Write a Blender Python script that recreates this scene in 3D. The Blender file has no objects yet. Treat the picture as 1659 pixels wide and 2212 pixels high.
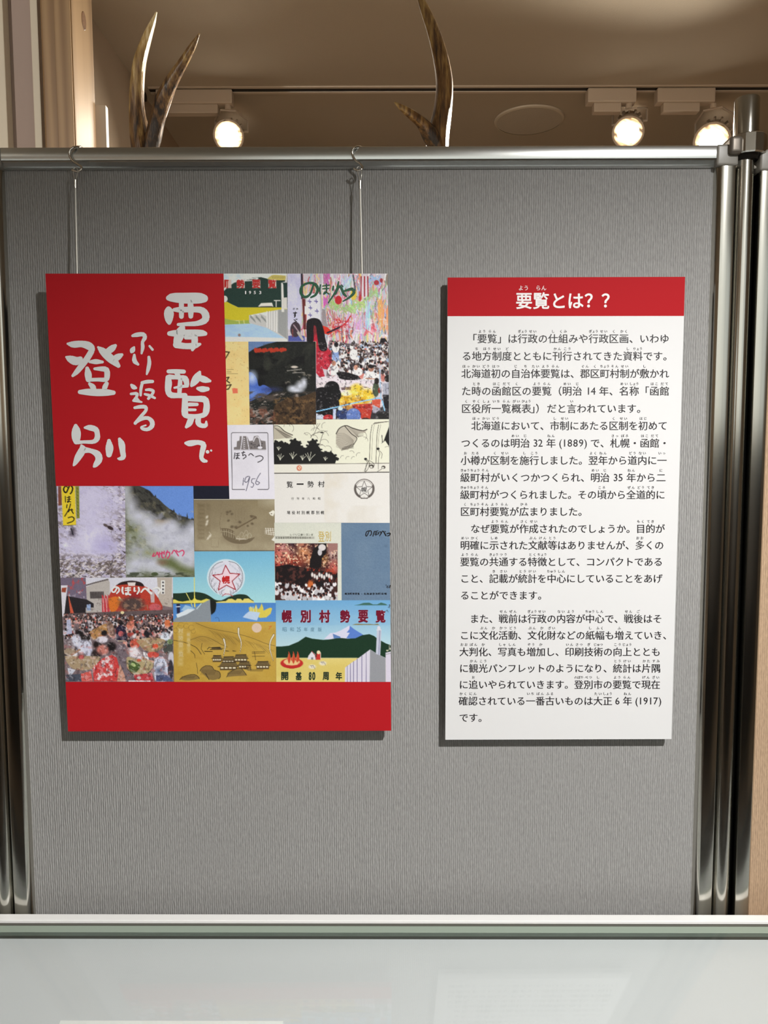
import bpy, bmesh, math, random
import numpy as np
from math import sin, cos, tan, radians, pi, sqrt, atan2
from mathutils import Vector, Matrix

# ------------------------------------------------------------------ camera, light, exposure
scene = bpy.context.scene
COL = scene.collection
FPX, CX, CY = 1662.0, 829.5, 1106.0        # focal length and centre in pixels of the 1659 x 2212 frame
PITCH, ROLL = radians(4.7), 0.0033
CAM = Vector((0.0, -0.95, 1.45))
_r0, _u0 = Vector((1, 0, 0)), Vector((0, sin(PITCH), cos(PITCH)))
FWD = Vector((0, cos(PITCH), -sin(PITCH)))
RGT = _r0 * cos(ROLL) - _u0 * sin(ROLL)
UPV = _u0 * cos(ROLL) + _r0 * sin(ROLL)
cd = bpy.data.cameras.new('camera'); cam = bpy.data.objects.new('camera', cd); COL.objects.link(cam)
cd.sensor_fit = 'VERTICAL'; cd.sensor_height = 36.0; cd.sensor_width = 27.0
cd.lens = 36.0 * FPX / 2212.0; cd.clip_start = 0.02
M = Matrix((RGT, UPV, -FWD)).transposed().to_4x4(); M.translation = CAM
cam.matrix_world = M
scene.camera = cam

world = bpy.data.worlds.new('world'); scene.world = world; world.use_nodes = True
world.node_tree.nodes['Background'].inputs[0].default_value = (0.55, 0.6, 0.65, 1)
world.node_tree.nodes['Background'].inputs[1].default_value = 0.02

scene.view_settings.view_transform = 'Standard'
scene.view_settings.look = 'None'
scene.view_settings.exposure = 0.0
scene.view_settings.gamma = 1.0
scene.view_settings.use_curve_mapping = False

KEY_POS = Vector((0.70, -1.35, 2.38))
KEY_AIM = Vector((-0.48, 0.0, 0.32))
KEY_POWER = 178.0
BACK_SPOT_POWER = 360.0
WINDOW_GLOW = 0.68
FILL_LAMP = 0.3
CEIL_Z = 2.55

def add_light(name, kind, loc, aim, power, color, **kw):
    ld = bpy.data.lights.new(name, kind); ld.energy = power; ld.color = color
    for k, v in kw.items(): setattr(ld, k, v)
    o = bpy.data.objects.new(name, ld); COL.objects.link(o); o.location = loc
    o.rotation_euler = (Vector(aim) - Vector(loc)).to_track_quat('-Z', 'Y').to_euler()
    return o
key_light = add_light('key_spot_light', 'SPOT', KEY_POS, KEY_AIM, KEY_POWER, (1.0, 0.985, 0.965),
          spot_size=radians(64), spot_blend=1.0, shadow_soft_size=0.012)
key_light.scale = (2.3, 1.0, 1.0)                       # the lamp's lens spreads the beam sideways
WALL_POS, WALL_AIM = Vector((-1.25, -1.35, 2.40)), Vector((-0.78, 0.65, 2.34))
add_light('added_wall_light', 'SPOT', WALL_POS, WALL_AIM, 62.0, (1.0, 0.93, 0.85), spot_size=radians(52), spot_blend=0.9, shadow_soft_size=0.02)  # unseen lamp added to brighten the left wall and post

# ------------------------------------------------------------------ helpers
def ray(x, y):
    return RGT * (x - CX) + UPV * (CY - y) + FWD * FPX
def at(x, y, Y=0.0):
    """point where the sight line of photo pixel (x, y) meets the vertical plane y = Y"""
    d = ray(x, y); return CAM + d * ((Y - CAM.y) / d.y)
def at_z(x, y, Z):
    d = ray(x, y); return CAM + d * ((Z - CAM.z) / d.z)

def lin(c):
    c = np.asarray(c, float) / 255.0
    return np.where(c <= 0.04045, c / 12.92, ((c + 0.055) / 1.055) ** 2.4)

def mat(name, rgb=(200, 200, 200), rough=0.6, metal=0.0, spec=0.5, k=1.0, emit=None, es=0.0):
    m = bpy.data.materials.new(name); m.use_nodes = True
    b = m.node_tree.nodes['Principled BSDF']
    c = lin(rgb) * k
    b.inputs['Base Color'].default_value = (*c, 1)
    b.inputs['Roughness'].default_value = rough
    b.inputs['Metallic'].default_value = metal
    b.inputs['Specular IOR Level'].default_value = spec
    if emit is not None:
        b.inputs['Emission Color'].default_value = (*emit, 1); b.inputs['Emission Strength'].default_value = es
    return m
def nodes(m):
    nt = m.node_tree; return nt, nt.nodes, nt.links, nt.nodes['Principled BSDF']
def N(ns, t, **kw):
    n = ns.new(t)
    for k, v in kw.items():
        if k.startswith('i_'): n.inputs[k[2:].replace('_', ' ')].default_value = v
        else: setattr(n, k, v)
    return n

def link_mesh(name, verts, faces, m, parent=None, smooth=False):
    me = bpy.data.meshes.new(name); me.from_pydata([tuple(v) for v in verts], [], faces); me.update()
    o = bpy.data.objects.new(name, me); COL.objects.link(o)
    if m: me.materials.append(m)
    if smooth:
        for p in me.polygons: p.use_smooth = True
    if parent: attach(o, parent)
    return o
def attach(o, parent):
    o.parent = parent
    o.matrix_parent_inverse = Matrix.Translation(-Vector(parent.location))
def bm_obj(name, bm, m, parent=None, smooth=False, bevel=0.0, seg=2):
    if bevel > 0:
        bmesh.ops.remove_doubles(bm, verts=bm.verts, dist=1e-7)
        es = [e for e in bm.edges if len(e.link_faces) == 2 and e.calc_face_angle(0) > 0.6]
        bmesh.ops.bevel(bm, geom=es, offset=bevel, segments=seg, profile=0.6, affect='EDGES')
    bmesh.ops.recalc_face_normals(bm, faces=bm.faces)
    me = bpy.data.meshes.new(name); bm.to_mesh(me); bm.free()
    o = bpy.data.objects.new(name, me); COL.objects.link(o); me.materials.append(m)
    if smooth:
        for p in me.polygons: p.use_smooth = True
        try: me.set_sharp_from_angle(angle=radians(40))
        except Exception: pass
    if parent: attach(o, parent)
    return o
def box(bm, x0, x1, y0, y1, z0, z1, mtx=None):
    vs = [Vector((x, y, z)) for x in (x0, x1) for y in (y0, y1) for z in (z0, z1)]
    if mtx: vs = [mtx @ v for v in vs]
    v = [bm.verts.new(p) for p in vs]
    for f in ((0, 1, 3, 2), (4, 6, 7, 5), (0, 4, 5, 1), (2, 3, 7, 6), (0, 2, 6, 4), (1, 5, 7, 3)):
        bm.faces.new([v[i] for i in f])
def box_obj(name, dims, m, parent=None, bevel=0.0015, smooth=False):
    bm = bmesh.new(); box(bm, *dims); return bm_obj(name, bm, m, parent, smooth, bevel)
def tube(bm, pts, rad, seg=10, caps=True, wob=None):
    pts = [Vector(p) for p in pts]
    if not hasattr(rad, '__len__'): rad = [rad] * len(pts)
    rings = []; prev = None
    for i, p in enumerate(pts):
        t = (pts[min(i + 1, len(pts) - 1)] - pts[max(i - 1, 0)]).normalized()
        if prev is None:
            a = Vector((0, 1, 0)) if abs(t.y) < 0.9 else Vector((1, 0, 0))
            n = (a - t * a.dot(t)).normalized()
        else:
            n = (prev - t * prev.dot(t)).normalized()
        prev = n; b = t.cross(n)
        rings.append([bm.verts.new(p + (n * cos(2 * pi * k / seg) + b * sin(2 * pi * k / seg)) * rad[i] *
                      (wob(i, k) if wob else 1.0)) for k in range(seg)])
    for A, B in zip(rings, rings[1:]):
        for k in range(seg):
            bm.faces.new((A[k], A[(k + 1) % seg], B[(k + 1) % seg], B[k]))
    if caps:
        bm.faces.new(rings[0][::-1]); bm.faces.new(rings[-1])
def smooth_path(pts, n=6):
    """Catmull-Rom through points of any dimension"""
    P = [np.array(p, float) for p in pts]; P = [2 * P[0] - P[1]] + P + [2 * P[-1] - P[-2]]
    out = []
    for i in range(1, len(P) - 2):
        a, b, c, d = P[i - 1:i + 3]
        for k in range(n):
            t = k / n
            out.append(0.5 * ((2 * b) + (c - a) * t + (2 * a - 5 * b + 4 * c - d) * t * t + (3 * b - a - 3 * c + d) * t ** 3))
    out.append(P[-2]); return out
def extrude_profile(name, prof, path_axis, a0, a1, m, parent=None, closed=True, smooth=True):
    """prof: list of (u, v); path_axis 'x': (x, u=y, v=z); 'z': (u=x, v=y, z)"""
    vs, fs = [], []; n = len(prof)
    for a in (a0, a1):
        for u, v in prof: vs.append((a, u, v) if path_axis == 'x' else (u, v, a))
    for k in range(n if closed else n - 1):
        k2 = (k + 1) % n; fs.append((k, k2, n + k2, n + k))
    if closed: fs += [tuple(range(n))[::-1], tuple(range(n, 2 * n))]
    bm = bmesh.new(); V = [bm.verts.new(v) for v in vs]
    for f in fs: bm.faces.new([V[i] for i in f])
    return bm_obj(name, bm, m, parent, smooth)
def tag(o, label=None, cat=None, group=None, kind=None):
    if label: o['label'] = label
    if cat: o['category'] = cat
    if group: o['group'] = group
    if kind: o['kind'] = kind
    return o
def empty(name, loc, label, cat, group=None):
    o = bpy.data.objects.new(name, None); COL.objects.link(o); o.location = loc; o.empty_display_size = 0.05
    return tag(o, label, cat, group)
def struct(o): o['kind'] = 'structure'; return o
# ------------------------------------------------------------------ materials
def cloth_mat(name, rgb):
    m = mat(name, rgb, 0.9, spec=0.15); nt, ns, ln, b = nodes(m)
    tc = N(ns, 'ShaderNodeTexCoord')
    mp = N(ns, 'ShaderNodeMapping'); mp.inputs['Scale'].default_value = (1, 1, 0.34)
    ln.new(tc.outputs['Object'], mp.inputs[0])
    n1 = N(ns, 'ShaderNodeTexNoise', i_Scale=420.0, i_Detail=3.0, i_Roughness=0.55); ln.new(mp.outputs[0], n1.inputs['Vector'])
    wv = N(ns, 'ShaderNodeTexWave', i_Scale=115.0, i_Distortion=3.2, i_Detail=2.0); wv.inputs['Detail Scale'].default_value = 2.2
    mp2 = N(ns, 'ShaderNodeMapping'); mp2.inputs['Scale'].default_value = (1, 1, 0.28)
    ln.new(tc.outputs['Object'], mp2.inputs[0]); ln.new(mp2.outputs[0], wv.inputs['Vector'])
    n3 = N(ns, 'ShaderNodeTexNoise', i_Scale=4.0, i_Detail=1.0); ln.new(tc.outputs['Object'], n3.inputs['Vector'])
    rp = N(ns, 'ShaderNodeMapRange'); rp.inputs['From Min'].default_value = 0.35; rp.inputs['From Max'].default_value = 0.65
    rp.inputs['To Min'].default_value = 0.4; rp.inputs['To Max'].default_value = 0.9
    ln.new(n3.outputs[0], rp.inputs[0])
    mx = N(ns, 'ShaderNodeMath', operation='MULTIPLY'); ln.new(wv.outputs['Fac'], mx.inputs[0]); ln.new(rp.outputs[0], mx.inputs[1])
    ad = N(ns, 'ShaderNodeMath', operation='MULTIPLY_ADD'); ad.inputs[1].default_value = 1.6
    ln.new(n1.outputs[0], ad.inputs[0]); ln.new(mx.outputs[0], ad.inputs[2])
    bp = N(ns, 'ShaderNodeBump', i_Strength=0.8, i_Distance=0.0008); ln.new(ad.outputs[0], bp.inputs['Height']); ln.new(bp.outputs[0], b.inputs['Normal'])
    cr = N(ns, 'ShaderNodeMapRange'); cr.inputs['From Min'].default_value = 0.5; cr.inputs['From Max'].default_value = 1.9
    cr.inputs['To Min'].default_value = 0.74; cr.inputs['To Max'].default_value = 1.20; ln.new(ad.outputs[0], cr.inputs[0])
    vm = N(ns, 'ShaderNodeVectorMath', operation='SCALE'); vm.inputs[0].default_value = tuple(lin(rgb))
    ln.new(cr.outputs[0], vm.inputs['Scale']); ln.new(vm.outputs[0], b.inputs['Base Color'])
    return m
def bumpy(m, scale, strength, dist=0.001, stretch=(1, 1, 1), detail=4):
    nt, ns, ln, b = nodes(m)
    tc = N(ns, 'ShaderNodeTexCoord'); mp = N(ns, 'ShaderNodeMapping'); mp.inputs['Scale'].default_value = stretch
    n1 = N(ns, 'ShaderNodeTexNoise', i_Scale=scale, i_Detail=float(detail))
    bp = N(ns, 'ShaderNodeBump', i_Strength=strength, i_Distance=dist)
    ln.new(tc.outputs['Object'], mp.inputs[0]); ln.new(mp.outputs[0], n1.inputs['Vector']); ln.new(n1.outputs[0], bp.inputs['Height'])
    ln.new(bp.outputs[0], b.inputs['Normal']); return m
GREY_CLOTH = cloth_mat('grey_ribbed_cloth', (158, 157, 155))
BEIGE_CLOTH = cloth_mat('beige_ribbed_cloth', (186, 158, 130))
ALU = bumpy(mat('satin_aluminium', (200, 198, 190), 0.16, 1.0), 60, 0.05, 0.001, (1, 1, 0.02))
ALU_RAIL = bumpy(mat('satin_aluminium_rail', (205, 207, 205), 0.25, 1.0), 60, 0.05, 0.001, (0.02, 1, 1))
CAPGREY = mat('grey_corner_plastic', (150, 146, 138), 0.35)
CHROME = mat('polished_steel', (215, 212, 205), 0.14, 1.0)
WIRE = mat('braided_wire', (190, 188, 180), 0.4, 0.6)
BLACK = mat('black_plastic', (18, 18, 18), 0.4)
WHITE_METAL = mat('white_painted_metal', (250, 250, 248), 0.35)
LAMP_WHITE = mat('lamp_white_enamel', (205, 190, 172), 0.45)
DARK_METAL = mat('dark_metal', (60, 56, 52), 0.4, 0.8)
FOAM = mat('white_foam_board', (200, 200, 198), 0.7)
FOAM_DARK = mat('foam_board_edge', (90, 86, 84), 0.8)
GASKET = mat('dark_gasket', (84, 84, 76), 0.6)
BED = bumpy(mat('display_bed_white', (214, 216, 218), 0.8), 6, 0.15, 0.01, (1, 2.5, 1))
PAPER = mat('white_paper', (245, 245, 242), 0.7)
WALLPAPER = bumpy(mat('cream_wallpaper', (178, 160, 140), 0.9, spec=0.2), 220, 0.35, 0.001)
CEILING = bumpy(mat('cream_ceiling_paper', (180, 168, 150), 0.92, spec=0.2), 260, 0.3, 0.001)
WALL_DARK = mat('lower_wall_wood', (48, 41, 36), 0.7)
FLOOR = bumpy(mat('brown_floor', (146, 130, 112), 0.5), 8, 0.1)
TRIMW = mat('pale_trim', (215, 205, 185), 0.5)
PINKWALL = bumpy(mat('pinkish_grey_wall', (170, 152, 143), 0.85), 150, 0.2)

def wood_mat(name, c1, c2, sc=(9, 9, 0.5)):
    m = mat(name, c1, 0.5); nt, ns, ln, b = nodes(m)
    tc = N(ns, 'ShaderNodeTexCoord'); mp = N(ns, 'ShaderNodeMapping'); mp.inputs['Scale'].default_value = sc
    wv = N(ns, 'ShaderNodeTexWave', i_Scale=1.4, i_Distortion=5.0, i_Detail=3.0); wv.inputs['Detail Scale'].default_value = 1.5
    ln.new(tc.outputs['Object'], mp.inputs[0]); ln.new(mp.outputs[0], wv.inputs['Vector'])
    cr = N(ns, 'ShaderNodeValToRGB'); cr.color_ramp.elements[0].color = (*lin(c1), 1); cr.color_ramp.elements[1].color = (*lin(c2), 1)
    ln.new(wv.outputs['Fac'], cr.inputs[0])
    # one knot: rings round a point of the post
    ln.new(cr.outputs[0], b.inputs['Base Color']); return m
POSTWOOD = wood_mat('pine_post', (160, 130, 92), (132, 102, 68))
STANDWOOD = wood_mat('dark_stand_wood', (92, 66, 44), (66, 46, 30))
KNOT = wood_mat('pine_knot', (120, 84, 50), (90, 60, 36), (60, 60, 60))

def antler_mat():
    m = mat('antler_bone', (150, 120, 80), 0.42); nt, ns, ln, b = nodes(m)
    tc = N(ns, 'ShaderNodeTexCoord'); mp = N(ns, 'ShaderNodeMapping'); mp.inputs['Scale'].default_value = (1, 1, 0.13)
    n1 = N(ns, 'ShaderNodeTexNoise', i_Scale=150.0, i_Detail=4.0, i_Roughness=0.6)
    ln.new(tc.outputs['Object'], mp.inputs[0]); ln.new(mp.outputs[0], n1.inputs['Vector'])
    at_ = N(ns, 'ShaderNodeAttribute', attribute_name='tip')
    ad = N(ns, 'ShaderNodeMath', operation='MULTIPLY_ADD'); ad.inputs[1].default_value = 0.62
    ln.new(at_.outputs['Fac'], ad.inputs[0]); ln.new(n1.outputs[0], ad.inputs[2])
    cr = N(ns, 'ShaderNodeValToRGB'); e = cr.color_ramp.elements
    e[0].position = 0.42; e[0].color = (*lin((38, 26, 16)), 1); e[1].position = 1.1; e[1].color = (*lin((205, 184, 140)), 1)
    for p, c in ((0.6, (104, 74, 42)), (0.85, (168, 138, 84))):
        x = e.new(p); x.color = (*lin(c), 1)
    ln.new(ad.outputs[0], cr.inputs[0]); ln.new(cr.outputs[0], b.inputs['Base Color'])
    bp = N(ns, 'ShaderNodeBump', i_Strength=0.7, i_Distance=0.002); ln.new(n1.outputs[0], bp.inputs['Height']); ln.new(bp.outputs[0], b.inputs['Normal'])
    return m
ANTLER = antler_mat()

def glass_mat():
    m = bpy.data.materials.new('case_glass'); m.use_nodes = True; nt = m.node_tree; nt.nodes.clear()
    out = nt.nodes.new('ShaderNodeOutputMaterial'); mx = nt.nodes.new('ShaderNodeMixShader')
    fr = nt.nodes.new('ShaderNodeFresnel'); ge = nt.nodes.new('ShaderNodeNewGeometry'); mr = nt.nodes.new('ShaderNodeMapRange'); mr.inputs['To Min'].default_value = 1.55; mr.inputs['To Max'].default_value = 1 / 1.55
    nt.links.new(ge.outputs['Backfacing'], mr.inputs[0]); nt.links.new(mr.outputs[0], fr.inputs[0])   # thin sheet: same reflectance from both sides
    tr = nt.nodes.new('ShaderNodeBsdfTransparent'); tr.inputs[0].default_value = (0.965, 0.975, 0.97, 1)
    gl = nt.nodes.new('ShaderNodeBsdfGlossy'); gl.inputs['Roughness'].default_value = 0.02
    nt.links.new(fr.outputs[0], mx.inputs[0]); nt.links.new(tr.outputs[0], mx.inputs[1]); nt.links.new(gl.outputs[0], mx.inputs[2])
    nt.links.new(mx.outputs[0], out.inputs[0]); return m
GLASS = glass_mat()
GLASS_EDGE = mat('green_glass_edge', (150, 163, 150), 0.15)

# ------------------------------------------------------------------ the room
BX0, BX1, BY0, BY1 = -2.6, 3.0, -2.7, 3.2
WZ0, WZ1 = 1.55, 2.50
def quad(name, pts, m): return struct(link_mesh(name, pts, [(0, 1, 2, 3)], m))
bm = bmesh.new(); box(bm, BX0 - .1, BX1 + .1, BY0 - .1, BY1 + .1, -0.1, 0.0); struct(bm_obj('floor', bm, FLOOR))
bm = bmesh.new(); box(bm, BX0 - .1, BX1 + .1, BY0 - .1, BY1 + .1, CEIL_Z, CEIL_Z + 0.1); struct(bm_obj('ceiling', bm, CEILING))
bm = bmesh.new(); box(bm, BX0, BX1, BY1, BY1 + .1, 0, CEIL_Z); struct(bm_obj('wall_back', bm, WALLPAPER))
bm = bmesh.new(); box(bm, BX1, BX1 + .1, BY0 - .1, BY1 + .1, 0, CEIL_Z); struct(bm_obj('wall_right', bm, WALLPAPER))
WX = -0.742                                             # side wall seen end-on behind the post
bm = bmesh.new(); box(bm, WX - .1, WX, 0.72, BY1, 0, CEIL_Z); struct(bm_obj('wall_left', bm, WALLPAPER))
PY0 = 0.60                                              # front face of the post
px0, px1 = at(91, 160, PY0).x, at(160, 160, PY0).x
bm = bmesh.new(); box(bm, BX0, WX - .1, 0.66, 0.76, 0, CEIL_Z); struct(bm_obj('wall_left_front', bm, PINKWALL))
bm = bmesh.new(); box(bm, WX - .1, px0 - .001, 0.66, 0.72, 0, CEIL_Z); struct(bm_obj('wall_left_return', bm, PINKWALL))
bm = bmesh.new(); box(bm, BX0 - .1, BX0, BY0 - .1, 0.76, 0, CEIL_Z); struct(bm_obj('wall_left_side', bm, WALLPAPER))
bm = bmesh.new(); box(bm, BX0, BX1, BY0 - .1, BY0, 0, WZ0 - .06); struct(bm_obj('wall_front_lower', bm, WALL_DARK))
bm = bmesh.new()
box(bm, BX0, -2.4, BY0 - .1, BY0, WZ0 - .06, CEIL_Z); box(bm, -1.3, -0.6, BY0 - .1, BY0, WZ0 - .06, CEIL_Z); box(bm, -2.4, -1.3, BY0 - .1, BY0, 2.05, CEIL_Z); box(bm, -0.6, 3.0, BY0 - .1, BY0, WZ1, CEIL_Z)
struct(bm_obj('wall_front_upper', bm, WALLPAPER))
# unseen glowing windows added to give the metal frames bright reflections
PANE = mat('glowing_pane', (220, 225, 225), 0.5, emit=(0.90, 0.97, 0.96), es=WINDOW_GLOW)
def window(name, x0, x1, z0, z1, bars):
    wf = bmesh.new(); w = .04
    for a, b_, c_, d_ in ((x0, x1, z0 - .06, z0), (x0, x1, z1 - w, z1), (x0, x0 + w, z0, z1), (x1 - w, x1, z0, z1)): box(wf, a, b_, BY0 - .06, BY0 + .02, c_, d_)
    xs = [x0 + w] + [x0 + (x1 - x0) * (k + 1) / (bars + 1) for k in range(bars)] + [x1 - w]
    for x in xs[1:-1]: box(wf, x - .02, x + .02, BY0 - .05, BY0 + .015, z0, z1)
    o = struct(bm_obj(name, wf, WHITE_METAL))
    for a, b_ in zip(xs, xs[1:]): box_obj('pane', (a, b_, BY0 - .05, BY0 - .04, z0, z1 - w), PANE, o, 0)
window('added_window_1', -0.6, 3.0, WZ0, WZ1, 2); window('added_window_2', -2.4, -1.3, WZ0, 2.05, 0)

# trims and pine post at the left
t1 = at(72, 160, 0.64).x; t2 = at(88, 160, 0.64).x
struct(box_obj('trim_1', (t1, t2, 0.635, 0.66, 0, CEIL_Z), TRIMW, bevel=.002))
t3 = at(-40, 160, 0.64).x; t4 = at(14, 160, 0.64).x
struct(box_obj('trim_2', (t3, t4, 0.635, 0.66, 0, CEIL_Z), TRIMW, bevel=.002))
post = empty('wooden_post', ((px0 + px1) / 2, PY0 + .05, 0), 'pale pine post with a knot, rising behind the panel at the left', 'post')
bm = bmesh.new(); box(bm, px0, px1, PY0, PY0 + 0.110, 0, CEIL_Z); bm_obj('shaft', bm, POSTWOOD, post, bevel=.004)
k1 = at(181, 45, 1.0); k0 = at(181, 45, CAM.y + (1.0 - CAM.y) * px1 / k1.x)
bm = bmesh.new(); tube(bm, [k0 + Vector((-.002, 0, 0)), k0 + Vector((.0008, 0, 0))], [.014, .011], 16)
for v in bm.verts: v.co.z = k0.z + (v.co.z - k0.z) * 1.5
bm_obj('knot', bm, KNOT, post)
# front lamination strip of the post
s0, s1 = at(122, 160, PY0).x, at(158, 160, PY0).x
box_obj('facing_strip', (s0, s1 - .001, PY0 - .003, PY0, 0, CEIL_Z), POSTWOOD, post, .001)
wb0, wb1 = at(205, 270, .75), at(231, 270, .75); wtop = at(220, 229, .75).z
wbd = empty('white_board', ((wb0.x + wb1.x) / 2, .74, 0), 'narrow white board standing on end just right of the pine post', 'board')
box_obj('sheet', (wb0.x, wb1.x, .745, .76, 0.02, wtop), mat('white_board', (225, 222, 216), .5), wbd, .001)
box_obj('foot', (wb0.x, wb1.x + .05, .73, .83, 0.0, 0.02), DARK_METAL, wbd, .002)

# ------------------------------------------------------------------ ceiling track and its lamps
TY = CAM.y + (CEIL_Z - CAM.z) / tan(math.atan((CY - 192) / FPX) - PITCH)
TX0 = at_z(505, 192, CEIL_Z).x
trk = empty('lighting_track', (1.0, TY, CEIL_Z), 'long ceiling lighting track with a black slot above the panel', 'lighting track')
TXL = at_z(322, 192, CEIL_Z).x
box_obj('lip', (TXL, 2.9, TY + .008, TY + .020, CEIL_Z - .006, CEIL_Z), LAMP_WHITE, trk, .001)
box_obj('lip', (TXL, 2.9, TY - .022, TY - .011, CEIL_Z - .004, CEIL_Z), LAMP_WHITE, trk, .001)
box_obj('slot', (TXL, 2.9, TY - .011, TY + .008, CEIL_Z - .0035, CEIL_Z), BLACK, trk, 0)

BULB = mat('lit_lamp_face', (255, 250, 240), 0.4, emit=(1.0, 0.93, 0.80), es=26.0)
BULB_RIM = mat('lamp_inner_reflector', (235, 215, 180), 0.2, emit=(1.0, 0.80, 0.5), es=1.6)
def track_spot(cx, cy, r_px, box_px, aim, label, power, track_y=TY, group=None, head=None, style=0):
    """box_px: adaptor left, right (pixels along the track); the head hangs in the track's vertical plane"""
    c = head if head else at(cx, cy, track_y)
    r = r_px / FPX * ((c - CAM).length) if r_px else .043
    e = empty('track_spotlight', (c.x, track_y, CEIL_Z - .006), label, 'spotlight', group)
    ax = (Vector(aim) - c).normalized()
    if box_px: bx0, bx1 = at_z(box_px[0], 200, CEIL_Z - .02).x, at_z(box_px[1], 200, CEIL_Z - .02).x
    else: bx0, bx1 = c.x - .18, c.x + .05
    bm = bmesh.new(); box(bm, bx0, bx1, track_y - .018, track_y + .018, CEIL_Z - .048, CEIL_Z - .0062)
    bm_obj('adaptor', bm, LAMP_WHITE, e, bevel=.004)
    bm = bmesh.new(); box(bm, bx0 + .02, bx1 - .045, track_y - .014, track_y + .014, CEIL_Z - .075, CEIL_Z - .048)
    bm_obj('driver_box', bm, LAMP_WHITE, e, bevel=.003)
    # stem and yoke
    top = Vector((c.x, track_y, CEIL_Z - .048)); hub = c - ax * (r * 1.9)
    side = ax.cross(Vector((0, 0, 1))); side = side.normalized() if side.length > .01 else Vector((1, 0, 0))
    bm = bmesh.new(); tube(bm, [top, Vector((c.x, track_y, CEIL_Z - .062))], .010, 12)
    yk = [hub + side * r * 1.15, hub + side * r * 1.15 + Vector((0, 0, r * .8)), Vector((c.x, track_y, CEIL_Z - .062)) + side * r * .5,
          Vector((c.x, track_y, CEIL_Z - .062)) - side * r * .5, hub - side * r * 1.15 + Vector((0, 0, r * .8)), hub - side * r * 1.15]
    tube(bm, yk, .0035, 6); bm_obj('yoke', bm, LAMP_WHITE, e, True)
    bm = bmesh.new(); tube(bm, [hub - side * r * 1.2, hub + side * r * 1.2], .004, 8); bm_obj('pivot', bm, LAMP_WHITE, e, True)
    # housing: cup with rim
    prof = [(-2.6, .35), (-2.5, .62), (-1.6, .70), (-1.5, .78), (-.5, .98), (0, 1.06), (.12, 1.08), (.12, .96), (0.0, .93)]
    bm = bmesh.new(); tube(bm, [c + ax * r * a for a, _ in prof], [r * b for _, b in prof], 28, caps=False)
    bm_obj('housing', bm, LAMP_WHITE, e, True)
    bm = bmesh.new()
    for k in range(12):
        a = 2 * pi * k / 12; u = side * cos(a) + ax.cross(side) * sin(a)
        p0, p1 = c - ax * r * 2.5 + u * r * .55, c - ax * r * 1.55 + u * r * .68
        w = ax.cross(u) * r * .05
        vs = [bm.verts.new(p) for p in (p0 - w, p0 + w, p1 + w, p1 - w, p0 - w + u * r * .26, p0 + w + u * r * .26, p1 + w + u * r * .26, p1 - w + u * r * .26)]
        for f in ((0, 1, 2, 3), (4, 7, 6, 5), (0, 4, 5, 1), (1, 5, 6, 2), (2, 6, 7, 3), (3, 7, 4, 0)): bm.faces.new([vs[i] for i in f])
    bm_obj('cooling_fin', bm, LAMP_WHITE, e)['kind'] = 'stuff'
    bm = bmesh.new(); tube(bm, [c + ax * r * .02, c + ax * r * .10, c + ax * r * .16], [r * .9, r * .82, r * .5], 28); bm_obj('lamp_face', bm, BULB, e, True)
    bm = bmesh.new(); tube(bm, [c - ax * r * .1, c + ax * r * .1], [r * .93, r * .93], 28, caps=False); bm_obj('reflector', bm, BULB_RIM, e, True)
    if power:
        l = add_light('spot_beam', 'SPOT', c + ax * r * .25, c + ax, power, (1.0, .91, .77), spot_size=radians(115), spot_blend=1.0, shadow_soft_size=r * .7)
        l.parent = e; l.matrix_parent_inverse = Matrix.Translation(-Vector(e.location))
    return e
aimc = (0.0, -0.6, 1.1)
FIRST_SPOT = track_spot(494, 293, 27, (334, 500), (-0.35, -0.6, 1.2), 'white track spotlight glowing between the two antlers', BACK_SPOT_POWER * .055)
bm = bmesh.new(); tube(bm, [(TXL - .012, TY, CEIL_Z - .022), (TXL - .036, TY, CEIL_Z - .022)], .013, 14); o = bm_obj('end_knob', bm, DARK_METAL, FIRST_SPOT)
track_spot(1357, 285, 27, (1270, 1375), (0.1, -.3, 0.9), 'white track spotlight glowing, left one of the right-hand pair', BACK_SPOT_POWER)
track_spot(1538, 304, 30, (1420, 1545), (0.0, -.4, 1.0), 'white track spotlight glowing beside the top of the round pole', BACK_SPOT_POWER)
# the lamp that lights the posters hangs behind the photographer
trk2 = empty('lighting_track', (0, KEY_POS.y, CEIL_Z), 'ceiling lighting track behind the photographer', 'lighting track')
box_obj('lip', (-2, 2.6, KEY_POS.y + .008, KEY_POS.y + .020, CEIL_Z - .006, CEIL_Z), LAMP_WHITE, trk2, .001)
box_obj('lip', (-2, 2.6, KEY_POS.y - .020, KEY_POS.y - .008, CEIL_Z - .006, CEIL_Z), LAMP_WHITE, trk2, .001)
box_obj('slot', (-2, 2.6, KEY_POS.y - .008, KEY_POS.y + .008, CEIL_Z - .003, CEIL_Z), BLACK, trk2, 0)
kd = (KEY_AIM - KEY_POS).normalized()
track_spot(0, 0, 0, None, KEY_AIM, 'white track spotlight behind the photographer aimed at the posters', 0, KEY_POS.y, head=KEY_POS - kd * .012)
wd = (WALL_AIM - WALL_POS).normalized()
track_spot(0, 0, 0, None, WALL_AIM, 'white track spotlight added unseen behind the photographer to brighten the pine post', 0, WALL_POS.y, head=WALL_POS - wd * .012)

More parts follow.
